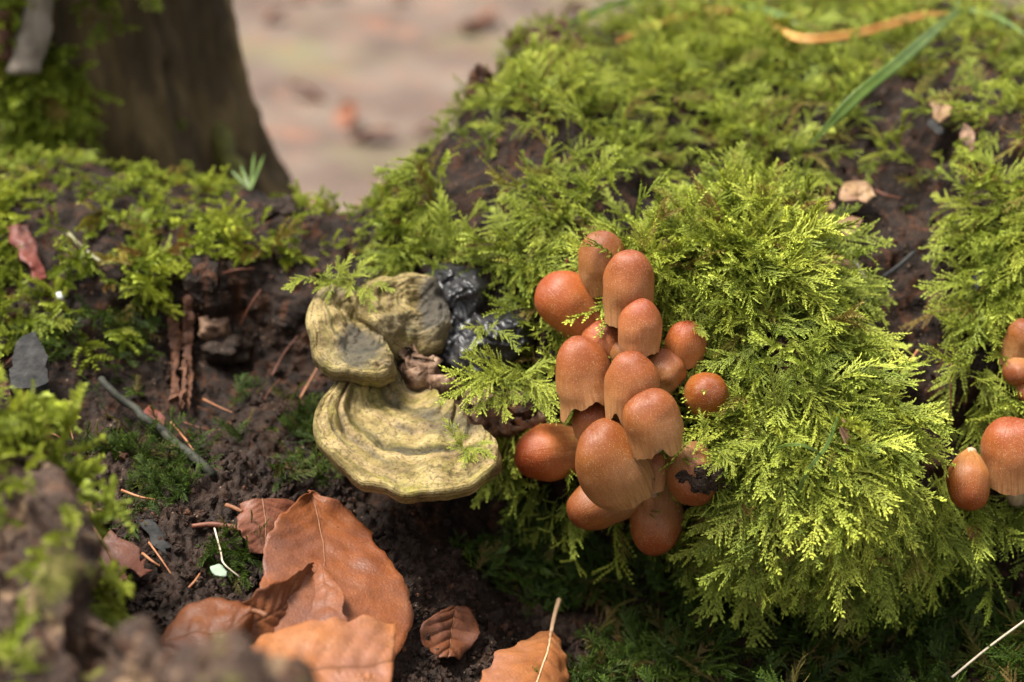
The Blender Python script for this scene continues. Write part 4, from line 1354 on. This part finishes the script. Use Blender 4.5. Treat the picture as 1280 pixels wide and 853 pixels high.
# ------------------------------------------------------------------ bracket fungi and crust
def shelf(name, outline, center, parent, thick, bulge, rings=5, seed=0, mat='bracket', dark=None, step_amp=.0011, under_dir=(0, .45, -.9), noise_amp=.0012):
    o = np.asarray(outline, float)
    o = np.vstack([o, o[:1]])
    n = 120
    oc = catmull(o, n + 1)[:-1]
    edge = P(oc[:, 0], oc[:, 1], oc[:, 2])
    c = P1(*center)
    # mean plane normal, toward the viewer / up
    nm = np.zeros(3)
    for i in range(n):
        nm += np.cross(edge[i] - c, edge[(i + 1) % n] - c)
    nm /= np.linalg.norm(nm)
    if nm @ AX_F > 0:
        nm = -nm
    K = 80
    rho = np.linspace(0.02, 1, K)
    th = np.linspace(0, 2 * math.pi, n, endpoint=False)
    pts = c + (edge[None] - c) * rho[:, None, None]
    wob = .10 * vnoise(np.stack([np.cos(th) * 1.6, np.sin(th) * 1.6, np.full(n, seed)], 1), 1.0, seed)
    ph = (rho[:, None] + wob[None]) * rings
    frac = ph - np.floor(ph)
    saw = np.where(frac < .8, frac / .8, (1 - frac) / .2)
    h = bulge * (1 - rho[:, None] ** 3.2) + step_amp * saw * (rho[:, None] > .25)
    h = h + noise_amp * fbm(pts, 90, 4, seed) * 1.2
    groove = np.zeros((K, n))
    if rings > 4:
        for g0 in (.50, .68, .80, .90):
            groove = np.maximum(groove, np.exp(-((rho[:, None] + .45 * wob[None] - g0) / .016) ** 2) * np.clip(.6 + 1.2 * vnoise(np.stack([np.cos(th) * 3, np.sin(th) * 3, np.full(n, g0 * 40)], 1), 1.0, 5), 0, 1)[None])
        h = h - .0016 * groove
    pts = pts + nm * h[..., None]
    pts = pts + (fbm(pts, 130, 3, seed + 9) * .0008 * rho[:, None])[..., None] * nm
    ud = np.asarray(under_dir, float)
    ud /= np.linalg.norm(ud)
    low = []
    out_dir = edge - c
    out_dir /= np.linalg.norm(out_dir, axis=1)[:, None]
    lastrow = pts[-1]
    for q, (ex, dn) in enumerate(((.0012, .18), (.0018, .38), (.0010, .52), (.0016, .70), (.0, .95), (-.003, 1.0))):
        low.append(lastrow + out_dir * ex + ud * thick * dn)
    nl = len(low)
    cc = c + ud * thick * .9
    for t in (.7, .4, .1):
        low.append(cc + (low[nl - 1] - cc) * t)
    allp = np.concatenate([pts, np.array(low)], 0)
    nr_ = allp.shape[0]
    at = np.zeros((nr_, n, 3))
    at[:K, :, 0] = rho[:, None]
    at[K:K + nl, :, 0] = 1 + .12 * np.arange(1, nl + 1)[:, None]
    at[K + nl:, :, 0] = 1.6
    at[:, :, 1] = th[None]
    dk = np.zeros((nr_, n))
    if dark is not None:
        pxy = np.zeros((nr_, n, 2))
        pxy[:K] = np.array(center)[:2] + (oc[None, :, :2] - np.array(center)[:2]) * rho[:, None, None]
        pxy[K:] = oc[None, :, :2]
        for (cx, cy, rx, ry, s) in dark:
            jit = .25 * fbm(allp, 110, 3, 4)
            r_ = np.sqrt(((pxy[..., 0] - cx) / rx) ** 2 + ((pxy[..., 1] - cy) / ry) ** 2) + jit
            dk = np.maximum(dk, s * np.clip((1.25 - r_) / .5, 0, 1))
    dk[:K] = np.maximum(dk[:K], .6 * groove)
    f = grid_faces(nr_, n, True).tolist() + [list(range(n))[::-1], list(range((nr_ - 1) * n, nr_ * n))]
    split = [i for i, q in enumerate(f)]
    return mesh_obj(name, allp.reshape(-1, 3), f, M[mat], parent, attrs={'shelf': at.reshape(-1, 3), 'dark': dk.reshape(-1)})


b1 = empty('bracket_fungus', V(510, 520, .64))
tag(b1, 'lower yellowish bracket fungus shelf with ridged growth zones', 'bracket fungus')
shelf('cap', [(432, 462, .606), (402, 500, .590), (392, 534, .580), (403, 562, .574), (432, 586, .569), (470, 606, .564), (520, 619, .561), (570, 612, .564), (606, 595, .571), (625, 566, .580), (600, 552, .597), (556, 536, .612), (536, 505, .62), (505, 470, .625), (470, 455, .62)],
      (510, 492, .628), b1, .010, .007, 6, 3, noise_amp=.0016, step_amp=.0019, dark=[(470, 462, 60, 18, .7), (560, 548, 40, 16, .5), (520, 495, 40, 16, .45)])
b2 = empty('bracket_fungus', V(480, 400, .65))
tag(b2, 'upper cracked bracket fungus with grey patches and moss on top', 'bracket fungus')
shelf('lobe', [(400, 362, .622), (386, 385, .610), (385, 410, .600), (397, 438, .594), (415, 458, .590), (445, 466, .590), (478, 466, .594), (493, 456, .602), (484, 440, .612), (466, 424, .622), (452, 405, .628), (446, 380, .636), (436, 358, .640), (420, 354, .634)],
      (436, 405, .628), b2, .011, .007, 3, 7, step_amp=.0007, noise_amp=.0026, dark=[(440, 442, 34, 20, .85), (412, 372, 26, 10, .5), (478, 455, 14, 10, .3)])
shelf('lobe', [(449, 362, .622), (472, 347, .628), (515, 343, .636), (548, 356, .636), (566, 392, .630), (556, 424, .626), (528, 438, .622), (496, 436, .616), (470, 412, .612), (452, 390, .616)],
      (515, 385, .634), b2, .010, .008, 1, 11, step_amp=.0003, noise_amp=.003, dark=[(545, 385, 30, 44, .9), (500, 415, 40, 16, .45)])
# debris and rotten rim in the crack of the upper bracket
for j, (px, py, r_) in enumerate([(438, 412, 6), (447, 424, 7), (460, 434, 7), (474, 440, 6), (430, 478, 9), (450, 472, 10), (470, 476, 9), (440, 488, 8)]):
    dd = float(depth0(px, py)) - .022
    v_, f_ = lump_mesh(P1(px, py, dd), (r_ * dd / FPX, r_ * .8 * dd / FPX, r_ * .7 * dd / FPX), None, 16, 11, .8, 3.2, 120 + j)
    mesh_obj('rotten_crumb', v_, f_, M['red_wood' if j > 3 else 'clod'], b2, smooth=False)

# glossy black crust lumps
co = np.array([(520, 350), (535, 330), (560, 326), (600, 334), (614, 360), (606, 390), (636, 388), (660, 398), (668, 430), (640, 470), (600, 488), (566, 474), (540, 450), (548, 420), (556, 392), (540, 368)])
v2, f_ = poly_fill(co, 2.2, seed=3)
q3 = np.stack([v2[:, 0], v2[:, 1], v2[:, 0] * 0], 1)
q3 = q3 + 9 * np.stack([vnoise(q3, .05, 21), vnoise(q3, .05, 22), v2[:, 0] * 0], 1)
lf = .0065 + .0030 * vnoise(q3, .036, 23) + .0017 * vnoise(q3, .085, 24) + .0008 * fbm(q3, .2, 2, 25)
big = .003 * np.exp(-(((v2[:, 0] - 585) / 26) ** 2 + ((v2[:, 1] - 362) / 26) ** 2)) + .003 * np.exp(-(((v2[:, 0] - 640) / 16) ** 2 + ((v2[:, 1] - 410) / 18) ** 2))
cod = np.vstack([co[k] + (co[(k + 1) % len(co)] - co[k]) * t for k in range(len(co)) for t in np.linspace(0, 1, 20)])
edge_d = np.min(np.sqrt(((v2[:, None] - cod[None]) ** 2).sum(-1)), 1)
sink = np.clip(edge_d / 12, 0, 1) ** .5          # the margin dips into the wood
pp = P(v2[:, 0], v2[:, 1], depth0(v2[:, 0], v2[:, 1]) - (lf * 1.5 + big + .004) * sink + .006 * (1 - sink))
cr = mesh_obj('crust_fungus', pp, f_, M['crust'])
tag(cr, 'lumpy glossy black crust growing between the bracket fungi and moss', 'crust fungus')


# ------------------------------------------------------------------ sticks, needles, grass
def stick(name, label, cat, pts, r0, r1, mat, group=None, seg=7, wob=.0, seed=0, absolute=False):
    a = catmull(np.array(pts, float), 16)
    d = a[:, 2] if absolute else depth0(a[:, 0], a[:, 1]) - a[:, 2]
    path = P(a[:, 0], a[:, 1], d)
    if wob:
        path = path + np.stack([fbm(path + k * 3.3, 120, 2, seed + k) for k in range(3)], 1) * wob
    tv, tf = tube(path, np.linspace(r0, r1, 16), seg)
    return tag(mesh_obj(name, tv, tf, mat), label, cat, group)


stick('twig', 'dark mossy twig lying across the hollow soil', 'twig', [(128, 478, .012), (165, 508, .010), (210, 545, .010), (266, 592, .006)], .0016, .0022, M['twig'], wob=.0024)
stick('twig', 'short reddish twig joint beside the small purplish leaf', 'twig', [(240, 658, .005), (268, 656, .007), (302, 662, .008)], .0010, .0015, M['needle_dark'])
stick('twig', 'dark stick leaning on bare rotten wood beside the leaf scrap', 'twig', [(1104, 347, .008), (1122, 334, .010), (1142, 316, .010)], .0013, .0010, M['grey_wood'])
for lab, pl_, lf_ in (('reddish upright rotten wood splinter at the back of the hollow', [(230, 372), (240, 368), (243, 400), (239, 440), (242, 470), (234, 514), (228, 500), (232, 455), (228, 420)], .006),
                      ('rust-brown splinter leaning beside the upright one', [(210, 396), (221, 388), (224, 430), (220, 470), (224, 500), (214, 506), (216, 455)], .003),
                      ('thin tan fibre hanging in front of the rotten splinters', [(226, 455), (231, 452), (235, 480), (228, 512), (223, 505), (228, 480)], .010)):
    simple_piece('wood_splinter', lab, 'wood', pl_, lf_, M['red_wood'], step=2.5, thick=.003, rough=.0012, freq=200, seed=pl_[0][0], smooth_out=0)
stick('root', 'pale curved rootlet down the bare rotten wood', 'root', [(1068, 326, .006), (1082, 352, .010), (1085, 385, .010), (1090, 418, .008)], .0011, .0009, M['root'])
stick('straw', 'pale straw stalk slanting over the dark base moss', 'straw', [(1190, 847, .026), (1235, 810, .030), (1292, 768, .034)], .0005, .0005, M['straw'])
stick('straw', 'thin pale stalk crossing soil above the mint-green scrap', 'straw', [(268, 660, .006), (276, 690, .009), (280, 705, .010), (300, 722, .006)], .0004, .0003, M['straw'])
stick('straw', 'greenish straw lying over moss on the ledge', 'straw', [(85, 292, .012), (105, 312, .014), (132, 332, .013)], .0011, .0008, M['root'])
NEEDLES = [
    ('dry needle below the wood splinters', (254, 499), (291, 516), 0), ('dry needle crossing the mossy twig end', (214, 528), (248, 572), 0), ('dry needle under the upper bracket fungus', (374, 500), (408, 440), 0),
    ('bent dry needle beside the grey chip', (50, 518), (92, 524), 0), ('dry needle hanging below the bent needle', (80, 524), (92, 552), 0), ('short dry needle near the foreground wood', (54, 540), (78, 550), 0),
    ('orange needle on soil above the purplish leaf', (152, 613), (195, 625), 0), ('reddish needle in the bare hollow back', (300, 408), (326, 362), 1), ('thin dark needle under the ledge moss', (278, 342), (318, 336), 1),
    ('curved dry needle among soil crumbs', (186, 678), (214, 718), 0), ('short orange needle beside the oak leaf', (178, 692), (200, 708), 0), ('tiny orange needle standing in soil crumbs', (236, 735), (250, 717), 0),
    ('dry needle slanting between moss and bare wood', (1147, 438), (1112, 500), 0), ('dark red needle upright against the side moss', (1189, 455), (1188, 516), 1), ('red needle stuck out beside the tan leaf scrap', (1094, 238), (1126, 248), 1),
    ('upright brown needle left in the moss by the scraps', (988, 216), (978, 258), 1), ('brown needle before the ledge of moss', (0, 462), (20, 442), 1), ('dull needle along the hollow floor', (230, 528), (262, 538), 1),
    ('short needle under the moss twig', (330, 500), (350, 474), 1), ('faint needle at the foot of the bracket fungus', (340, 470), (372, 420), 1)]
for j, (lab, a, b, kd) in enumerate(NEEDLES):
    mx, my = (a[0] + b[0]) / 2 + rng.uniform(-3, 3), (a[1] + b[1]) / 2 + rng.uniform(-3, 3)
    stick('pine_needle', lab, 'needle', [(a[0], a[1], .007), (mx, my, .009), (b[0], b[1], .007)], *(rng.uniform(.00032, .00062) * np.array([1, .6])), M['needle_dark' if kd else 'needle'], 'dry needles on the stump')


def blade(label, pts, width, mat, group=None, name='grass_blade', roll=0.0, absolute=False, fold=.25):
    a = catmull(np.array(pts, float), 28)
    d = a[:, 2] if absolute else depth0(a[:, 0], a[:, 1]) - a[:, 2]
    path = P(a[:, 0], a[:, 1], d)
    tan = np.gradient(path, axis=0)
    tan /= np.linalg.norm(tan, axis=1)[:, None]
    sd = np.cross(tan, -AX_F)
    sd /= np.linalg.norm(sd, axis=1)[:, None]
    nn = np.cross(sd, tan)
    sd = sd * math.cos(roll) + nn * math.sin(roll)
    nn = np.cross(sd, tan)
    u = np.linspace(0, 1, 28)
    wdt = width * np.clip(np.minimum((1 - u) * 4, .55 + u * 2), .04, 1)
    rows = []
    for t in (-1, -.5, 0, .5, 1):
        rows.append(path + sd * (t * wdt / 2)[:, None] + nn * (abs(t) * fold * wdt / 2)[:, None])
    v = np.stack(rows, 1).reshape(-1, 3)
    o = mesh_obj(name, v, grid_faces(28, 5).tolist(), mat)
    md = o.modifiers.new('thickness', 'SOLIDIFY')
    md.thickness = .00025
    md.offset = 0
    return tag(o, label, 'grass', group)


GG = 'grass blades on the stump'
blade('broad green grass blade slanting down over the mossy top', [(1196, 14, .070), (1130, 72, .078), (1070, 122, .066), (1008, 186, .026)], .0058, M['grass'], GG)
blade('thin green grass blade arching away from the broad blade', [(1186, 18, .060), (1215, 14, .068), (1250, 24, .080), (1300, 55, .090)], .0030, M['grass'], GG)
blade('upright green grass stem above the broad blade', [(1190, 22, .060), (1198, 0, .065), (1210, -40, .07)], .0016, M['grass'], GG)
blade('orange withered grass blade curving along the stump top', [(960, 18, .045), (975, 38, .055), (1010, 49, .062), (1080, 40, .066), (1150, 20, .066), (1195, 16, .066)], .0050, M['dry_grass'], GG)
blade('long straw-orange grass blade lying at the top edge', [(770, 52, .026), (830, 28, .038), (890, 14, .045), (970, 12, .045)], .0040, M['dry_grass'], GG)
blade('second orange dry blade under the long straw-orange one', [(785, 44, .024), (840, 20, .034), (900, 8, .038)], .0032, M['dry_grass'], GG)
blade('green grass blade reaching over the crest by the wood peak', [(715, 28, .016), (765, 8, .030), (830, -12, .045)], .0048, M['grass'], GG)
blade('flat green grass blade along the top behind the dry blades', [(905, 6, .045), (950, 12, .055), (985, 24, .055), (1020, 40, .04)], .0046, M['grass'], GG)
blade('fine green grass blade upright on the moss top', [(1085, 50, .012), (1082, 25, .03), (1074, -10, .045)], .0013, M['grass'], GG)
blade('fine grass blade at the far end of the stump top', [(1252, 36, .012), (1255, 10, .03), (1262, -20, .04)], .0020, M['grass'], GG)
G5 = 'grass seedling in the front moss'
blade('green grass seedling blade down the front moss', [(1050, 512, .022), (1034, 556, .025), (1008, 592, .024), (985, 648, .018)], .0014, M['grass'], G5)
blade('curved green seedling blade lying across the front moss', [(1030, 572, .026), (1012, 560, .028), (990, 556, .026), (965, 561, .020)], .0012, M['grass'], G5)
blade('trailing seedling blade hanging into the shade', [(1030, 574, .024), (1050, 600, .026), (1058, 630, .024), (1070, 655, .020)], .0010, M['grass'], G5)
G6 = 'grass tuft beside the bare trunk'
for j, (x1_, y1_) in enumerate([(288, 212), (318, 190), (331, 192), (300, 205)]):
    blade(['short leaning', 'tall upright', 'slanting', 'stubby'][j] + ' blade of the small grass tuft beside the bare trunk', [(313, 238, .004), ((313 + x1_) / 2, (238 + y1_) / 2, .010), (x1_, y1_, .014)], .0016, M['grass'], G6)

# ------------------------------------------------------------------ the near piece of wood, out of focus
LRIDGE = [(-300, 420), (-60, 462), (0, 500), (40, 555), (68, 592), (88, 632), (96, 670), (98, 725), (114, 775), (160, 805), (250, 822), (330, 830), (358, 840), (374, 875), (388, 970)]


def depth_log(px, py):
    top = spoly(px, LRIDGE)
    base = np.interp(px, [-300, 0, 100, 200, 370, 420], [.49, .475, .43, .38, .355, .35])
    return base - (py - top) / 500 * .09 + .008 * np.sin(px / 60.0)


lp, LPX, LPY, LREAR = build_sheet(LRIDGE, -300, 395, 190, 120, 30, 1010, depth_log, .06, .10)
ln_ = normals_of(lp)
if ln_[60, 90] @ AX_F > 0:
    ln_ = -ln_
lp = lp + ln_ * (fbm(lp, 70, 4, 91) * .007 + fbm(lp, 300, 2, 92) * .0012)[..., None]
tag(mesh_obj('fallen_wood', lp.reshape(-1, 3), grid_faces(lp.shape[0], 190).tolist(), M['log']), 'brown crumbling piece of wood with mossy edge before the hollow', 'wood')


def scatter_on(name, posg, nrmg, weight, n, coll, nidx, size, label, downbias=.5, lift=.6, spread=.7, tint_mu=.5, dead_p=.05):
    global flat
    nr_, nc_ = posg.shape[:2]
    F = grid_faces(nr_, nc_)
    fl = posg.reshape(-1, 3)
    q = fl[F]
    ar = .5 * np.linalg.norm(np.cross(q[:, 2] - q[:, 0], q[:, 3] - q[:, 1]), axis=1)
    w = weight.reshape(-1)[F].mean(1) * ar
    i = rng.choice(len(F), n, p=w / w.sum())
    u, v = rng.random(n)[:, None], rng.random(n)[:, None]
    pt = q[i, 0] * (1 - u) * (1 - v) + q[i, 1] * u * (1 - v) + q[i, 2] * u * v + q[i, 3] * (1 - u) * v
    nn = nrmg.reshape(-1, 3)[F].mean(1)[i]
    nn /= np.linalg.norm(nn, axis=1)[:, None]
    y, z = grow(n, downbias, lift, spread, nn)
    sc = size * np.exp(rng.normal(0, .28, n))
    return scatter(name, pt + nn * .001, frames_to_euler(y, z), np.stack([sc] * 3, 1), rng.integers(0, nidx, n), np.clip(tint_mu + rng.normal(0, .2, n), 0, 1), np.where(rng.random(n) < dead_p, .8, 0.), coll, label)


lw = np.clip((LPY < 715) & (LPX < 120), 0, 1) * np.clip(1 - (LPY - spoly(LPX, LRIDGE)) / 130, 0, 1) * (LREAR < .4) * np.clip(.6 + fbm(lp, 60, 2, 8), 0, 1) + .10 * ell(LPX, LPY, 30, 840, 60, 30) + .05 * ell(LPX, LPY, 10, 740, 40, 40)
scatter_on('moss', lp, ln_, lw, 420, C_BROAD, 8, .0135, 'blurred bright moss on the near wood before the hollow', .3, .8, .8, .55)

# ------------------------------------------------------------------ the standing trunk behind the ledge
TB = P1(135, 205, .93)
nz, na_ = 160, 160
zz = np.linspace(-.58, .75, nz)
aa = np.linspace(0, 2 * math.pi, na_, endpoint=False)
fl_ = .068 + .030 * np.exp(-(zz + .02) / .055 * np.where(zz > -.02, 1, .0)) * 1.0
fl_ = np.where(zz < -.02, .098 + (-.02 - zz) * .10, fl_)
rr_ = fl_[:, None] * (1 + .10 * np.sin(aa * 3 + .6)[None] + .05 * np.sin(aa * 7 + 1.0)[None])
tp = np.stack([TB[0] + rr_ * np.cos(aa), TB[1] + rr_ * np.sin(aa), np.broadcast_to((TB[2] + zz)[:, None], rr_.shape)], -1)
tn = np.stack([np.cos(aa), np.sin(aa), np.zeros(na_)], -1)[None] * np.ones((nz, 1, 1))
tp = tp + tn * ((1 - np.abs(fbm(tp * np.array([1, 1, .22]), 55, 3, 41)))[..., None] * .010 + fbm(tp, 160, 3, 42)[..., None] * .0022)
M['trunk'] = mat_plain('trunk_bark', [(.010, .007, .004), (.065, .042, .018), (.19, .13, .055)], 40, .85, (1, 1, .22), .003)
trunk_root = empty('tree_trunk', TB)
tag(trunk_root, 'dark bare tree trunk rising behind the mossy ledge', 'tree')
mesh_obj('trunk', tp.reshape(-1, 3), grid_faces(nz, na_, True).tolist(), M['trunk'], trunk_root)
# flaring root at its foot
ra = catmull(np.array([P1(266, 130, .91), P1(280, 180, .895), P1(296, 235, .885), P1(310, 300, .89)]), 20)
tv, tf = tube(ra, np.linspace(.004, .011, 20), 14)
tv = tv + fbm(tv, 120, 3, 7)[:, None] * .002
M['green_bark'] = mat_plain('algae_bark', [(.03, .025, .008), (.10, .095, .015), (.19, .18, .03)], 90, .8, (1, 1, .3), .002)
mesh_obj('root', tv, tf, M['green_bark'], trunk_root)
TBVH = BVHTree.FromPolygons([tuple(v) for v in tp.reshape(-1, 3).tolist()], grid_faces(nz, na_, True).tolist())


def trunk_d(px, py):
    o = Vector(CAM_P.tolist())
    dv = (V(px, py, 1.0) - o).normalized()
    h = TBVH.ray_cast(o, dv)[0]
    return .8 if h is None else (h - o).dot(Vector(AX_F.tolist()))


# loose bark pieces on the mossy side
for lab, pts_, w_, mt in (('pale grey bark strip', [(46, -30), (46, 40), (36, 90)], 30, 'grey_bark'), ('brown bark strip', [(8, 10), (10, 40), (5, 75)], 20, 'red_wood')):
    a = catmull(np.array(pts_, float), 14)
    pa = P(a[:, 0], a[:, 1], np.array([trunk_d(x, y) for x, y in a]) - np.linspace(.012, .022, 14))
    off = np.array([w_ * .823 / FPX / 2, 0, 0])
    rows = np.stack([pa - off, pa - np.array([0, .004, 0]), pa + off], 1)
    rows = rows + fbm(rows, 90, 2, 3)[..., None] * np.array([.002, .002, .001])
    ob = mesh_obj('bark_strip', rows.reshape(-1, 3), grid_faces(14, 3).tolist(), M[mt], trunk_root)
    ob['label'] = lab
    md = ob.modifiers.new('thickness', 'SOLIDIFY')
    md.thickness = .005
tw_ang = np.clip(1.1 - np.abs(np.angle(np.exp(1j * (aa - rad(261))))) / rad(52), 0, 1)[None] * np.clip(.35 + fbm(tp, 26, 3, 12) * 1.5, 0, 1) * (zz[:, None] > -.06) * (zz[:, None] < .22)
scatter_on('moss', np.concatenate([tp, tp[:, :1]], 1), np.concatenate([tn, tn[:, :1]], 1), np.concatenate([tw_ang, tw_ang[:, :1]], 1), 2000, C_BROAD, 8, .017, 'clumps of leafy moss growing up the side of the standing trunk', .6, .9, .6, .35)

# ------------------------------------------------------------------ forest floor
gx = np.linspace(-40, 40, 161)
gx = np.sign(gx) * np.abs(gx) ** 1.7 / 40 ** .7
GXX, GYY = np.meshgrid(gx, gx + 1.5)
gz = -.22 + .02 * fbm(np.stack([GXX, GYY, GXX * 0], -1), 1.5, 3, 2)
m_, nt_, bs_, out_ = new_mat('forest_floor')
k_ = NT(nt_)
p_ = k_.geo_pos()
c_ = k_.ramp(k_.noise(p_, 5.5, 4, .6), [(.32, (.058, .033, .023)), (.5, (.098, .065, .047)), (.68, (.145, .108, .08))])
c_ = k_.mix(k_.math('MULTIPLY', k_.ramp(k_.noise(k_.mapping(p_, (1, 1, 1), (7, 3, 0)), 4.0, 3), [(.54, (0, 0, 0)), (.68, (1, 1, 1))]), .6), c_, (.125, .115, .045))
c_ = k_.mix(k_.math('MULTIPLY', k_.ramp(k_.noise(p_, 16.0, 3), [(.55, (0, 0, 0)), (.70, (1, 1, 1))]), .6), c_, (.22, .085, .045))
k_.link(c_, bs_.inputs['Base Color'])
bs_.inputs['Roughness'].default_value = .9
k_.link(k_.bump(k_.noise(p_, 60, 5), .01, .8), bs_.inputs['Normal'])
tag(mesh_obj('ground', np.stack([GXX, GYY, gz], -1).reshape(-1, 3), grid_faces(161, 161).tolist(), m_), 'brown leaf-strewn forest floor beyond the stump', 'ground', kind='structure')

# litter leaves on the forest floor
lits = []
for s_ in range(4):
    r_ = np.random.default_rng(s_)
    uu = np.linspace(-1, 1, 9)
    vv = np.linspace(-1, 1, 5)
    U, W_ = np.meshgrid(uu, vv, indexing='ij')
    x_ = W_ * .28 * np.sqrt(np.clip(1 - U ** 2, 0, 1)) ** .8
    z_ = .10 * W_ ** 2 + .12 * r_.uniform(-1, 1) * U ** 2 + .03 * np.sin(U * 5 + s_)
    lits.append(mesh_obj('litter_%d' % s_, np.stack([x_, U * .5, z_], -1).reshape(-1, 3), grid_faces(9, 5).tolist(), [M['beech_dark'], M['beech'], M['oak'], M['oak']][s_], attrs={'vein': np.zeros(45)}, link=False))
C_LIT = proto_collection('litter_leaves', lits)
n_ = 420
lx = rng.uniform(-2.2, 2.6, n_)
ly = rng.uniform(.9, 4.2, n_)
lz = -.22 + .02 * fbm(np.stack([lx, ly, lx * 0], -1), 1.5, 3, 2) + .012
er = np.stack([rng.normal(0, .3, n_), rng.normal(0, .3, n_), rng.uniform(0, 6.28, n_)], 1)
sc_ = rng.uniform(.045, .085, n_)
scatter('leaf_litter', np.stack([lx, ly, lz], 1), er, np.stack([sc_] * 3, 1), rng.choice(4, n_, p=[.3, .15, .25, .3]), rng.random(n_), np.zeros(n_), C_LIT, 'brown fallen leaves strewn over the forest floor')

# soil crumbs
crs = []
for s_ in range(5):
    v_, f_ = lump_mesh((0, 0, 0), (1, .8, .6), None, 10, 7, .5, 1.8, 200 + s_)
    crs.append(mesh_obj('crumb_%d' % s_, v_, f_, M['soil' if s_ < 4 else 'red_wood'], smooth=False, link=False))
C_CR = proto_collection('soil_crumb_shapes', crs)
wcr = (fsoil * .8 + .25 * (1 - mound) * (fpy > 330) + .2 * thin * (fpx > 950)) * (frear == 0) * np.clip(.5 + patch2, .05, 1.2)
i_, pt_ = sample(wcr, 7000)
sc_ = .0011 * np.exp(rng.normal(0, .45, 7000))
scatter('soil_crumbs', pt_ + fn[i_] * (sc_ * .3)[:, None], rng.uniform(0, 6.28, (7000, 3)), np.stack([sc_ * rng.uniform(.7, 1.4, 7000), sc_, sc_], 1), rng.choice(5, 7000, p=[.23, .23, .23, .23, .08]), rng.random(7000), np.zeros(7000), C_CR, 'loose dark soil crumbs in the hollow')


# ------------------------------------------------------------------ single moss tufts on things
def tuft(px, py, d, n, size, label, coll=None, nidx=6, spread=1.0, rx=10, ry=6, down=.3, bias=(0, 0, 0), tint_mu=.75):
    pxs = px + rng.normal(0, rx, n)
    pys = py + rng.normal(0, ry, n)
    pt = P(pxs, pys, np.full(n, d) + rng.normal(0, .001, n))
    nn = np.tile(np.array([0, -.55, .83]), (n, 1))
    y, z = grow(n, down, .45, spread, nn)
    y = y + np.asarray(bias, float)
    sc = size * np.exp(rng.normal(0, .2, n))
    return scatter('moss', pt, frames_to_euler(y, z), np.stack([sc] * 3, 1), rng.integers(0, nidx, n), np.clip(tint_mu + rng.normal(0, .12, n), 0, 1), np.zeros(n), coll or C_FEATHER, label)


tuft(425, 354, .618, 26, .011, 'small bright moss tuft along the upper bracket fungus edge', rx=24, ry=4, down=.2)
tuft(590, 558, .578, 14, .010, 'small moss sprig growing on the lower bracket fungus', rx=7, ry=5)
tuft(640, 472, .600, 26, .017, 'bright feathery moss tuft over the broken wood slab', rx=16, ry=9, down=.9)
tuft(596, 418, .610, 6, .010, 'small moss tuft on the black crust', rx=14, ry=6, down=.5)
tuft(872, 404, float(depth0(857, 429)) - .024, 4, .009, 'moss sprigs laid over the small bell cap', rx=10, ry=3, down=.6)
tuft(897, 562, .556, 6, .013, 'moss sprigs drooping over the soil clod cap', rx=12, ry=5, down=1.0)
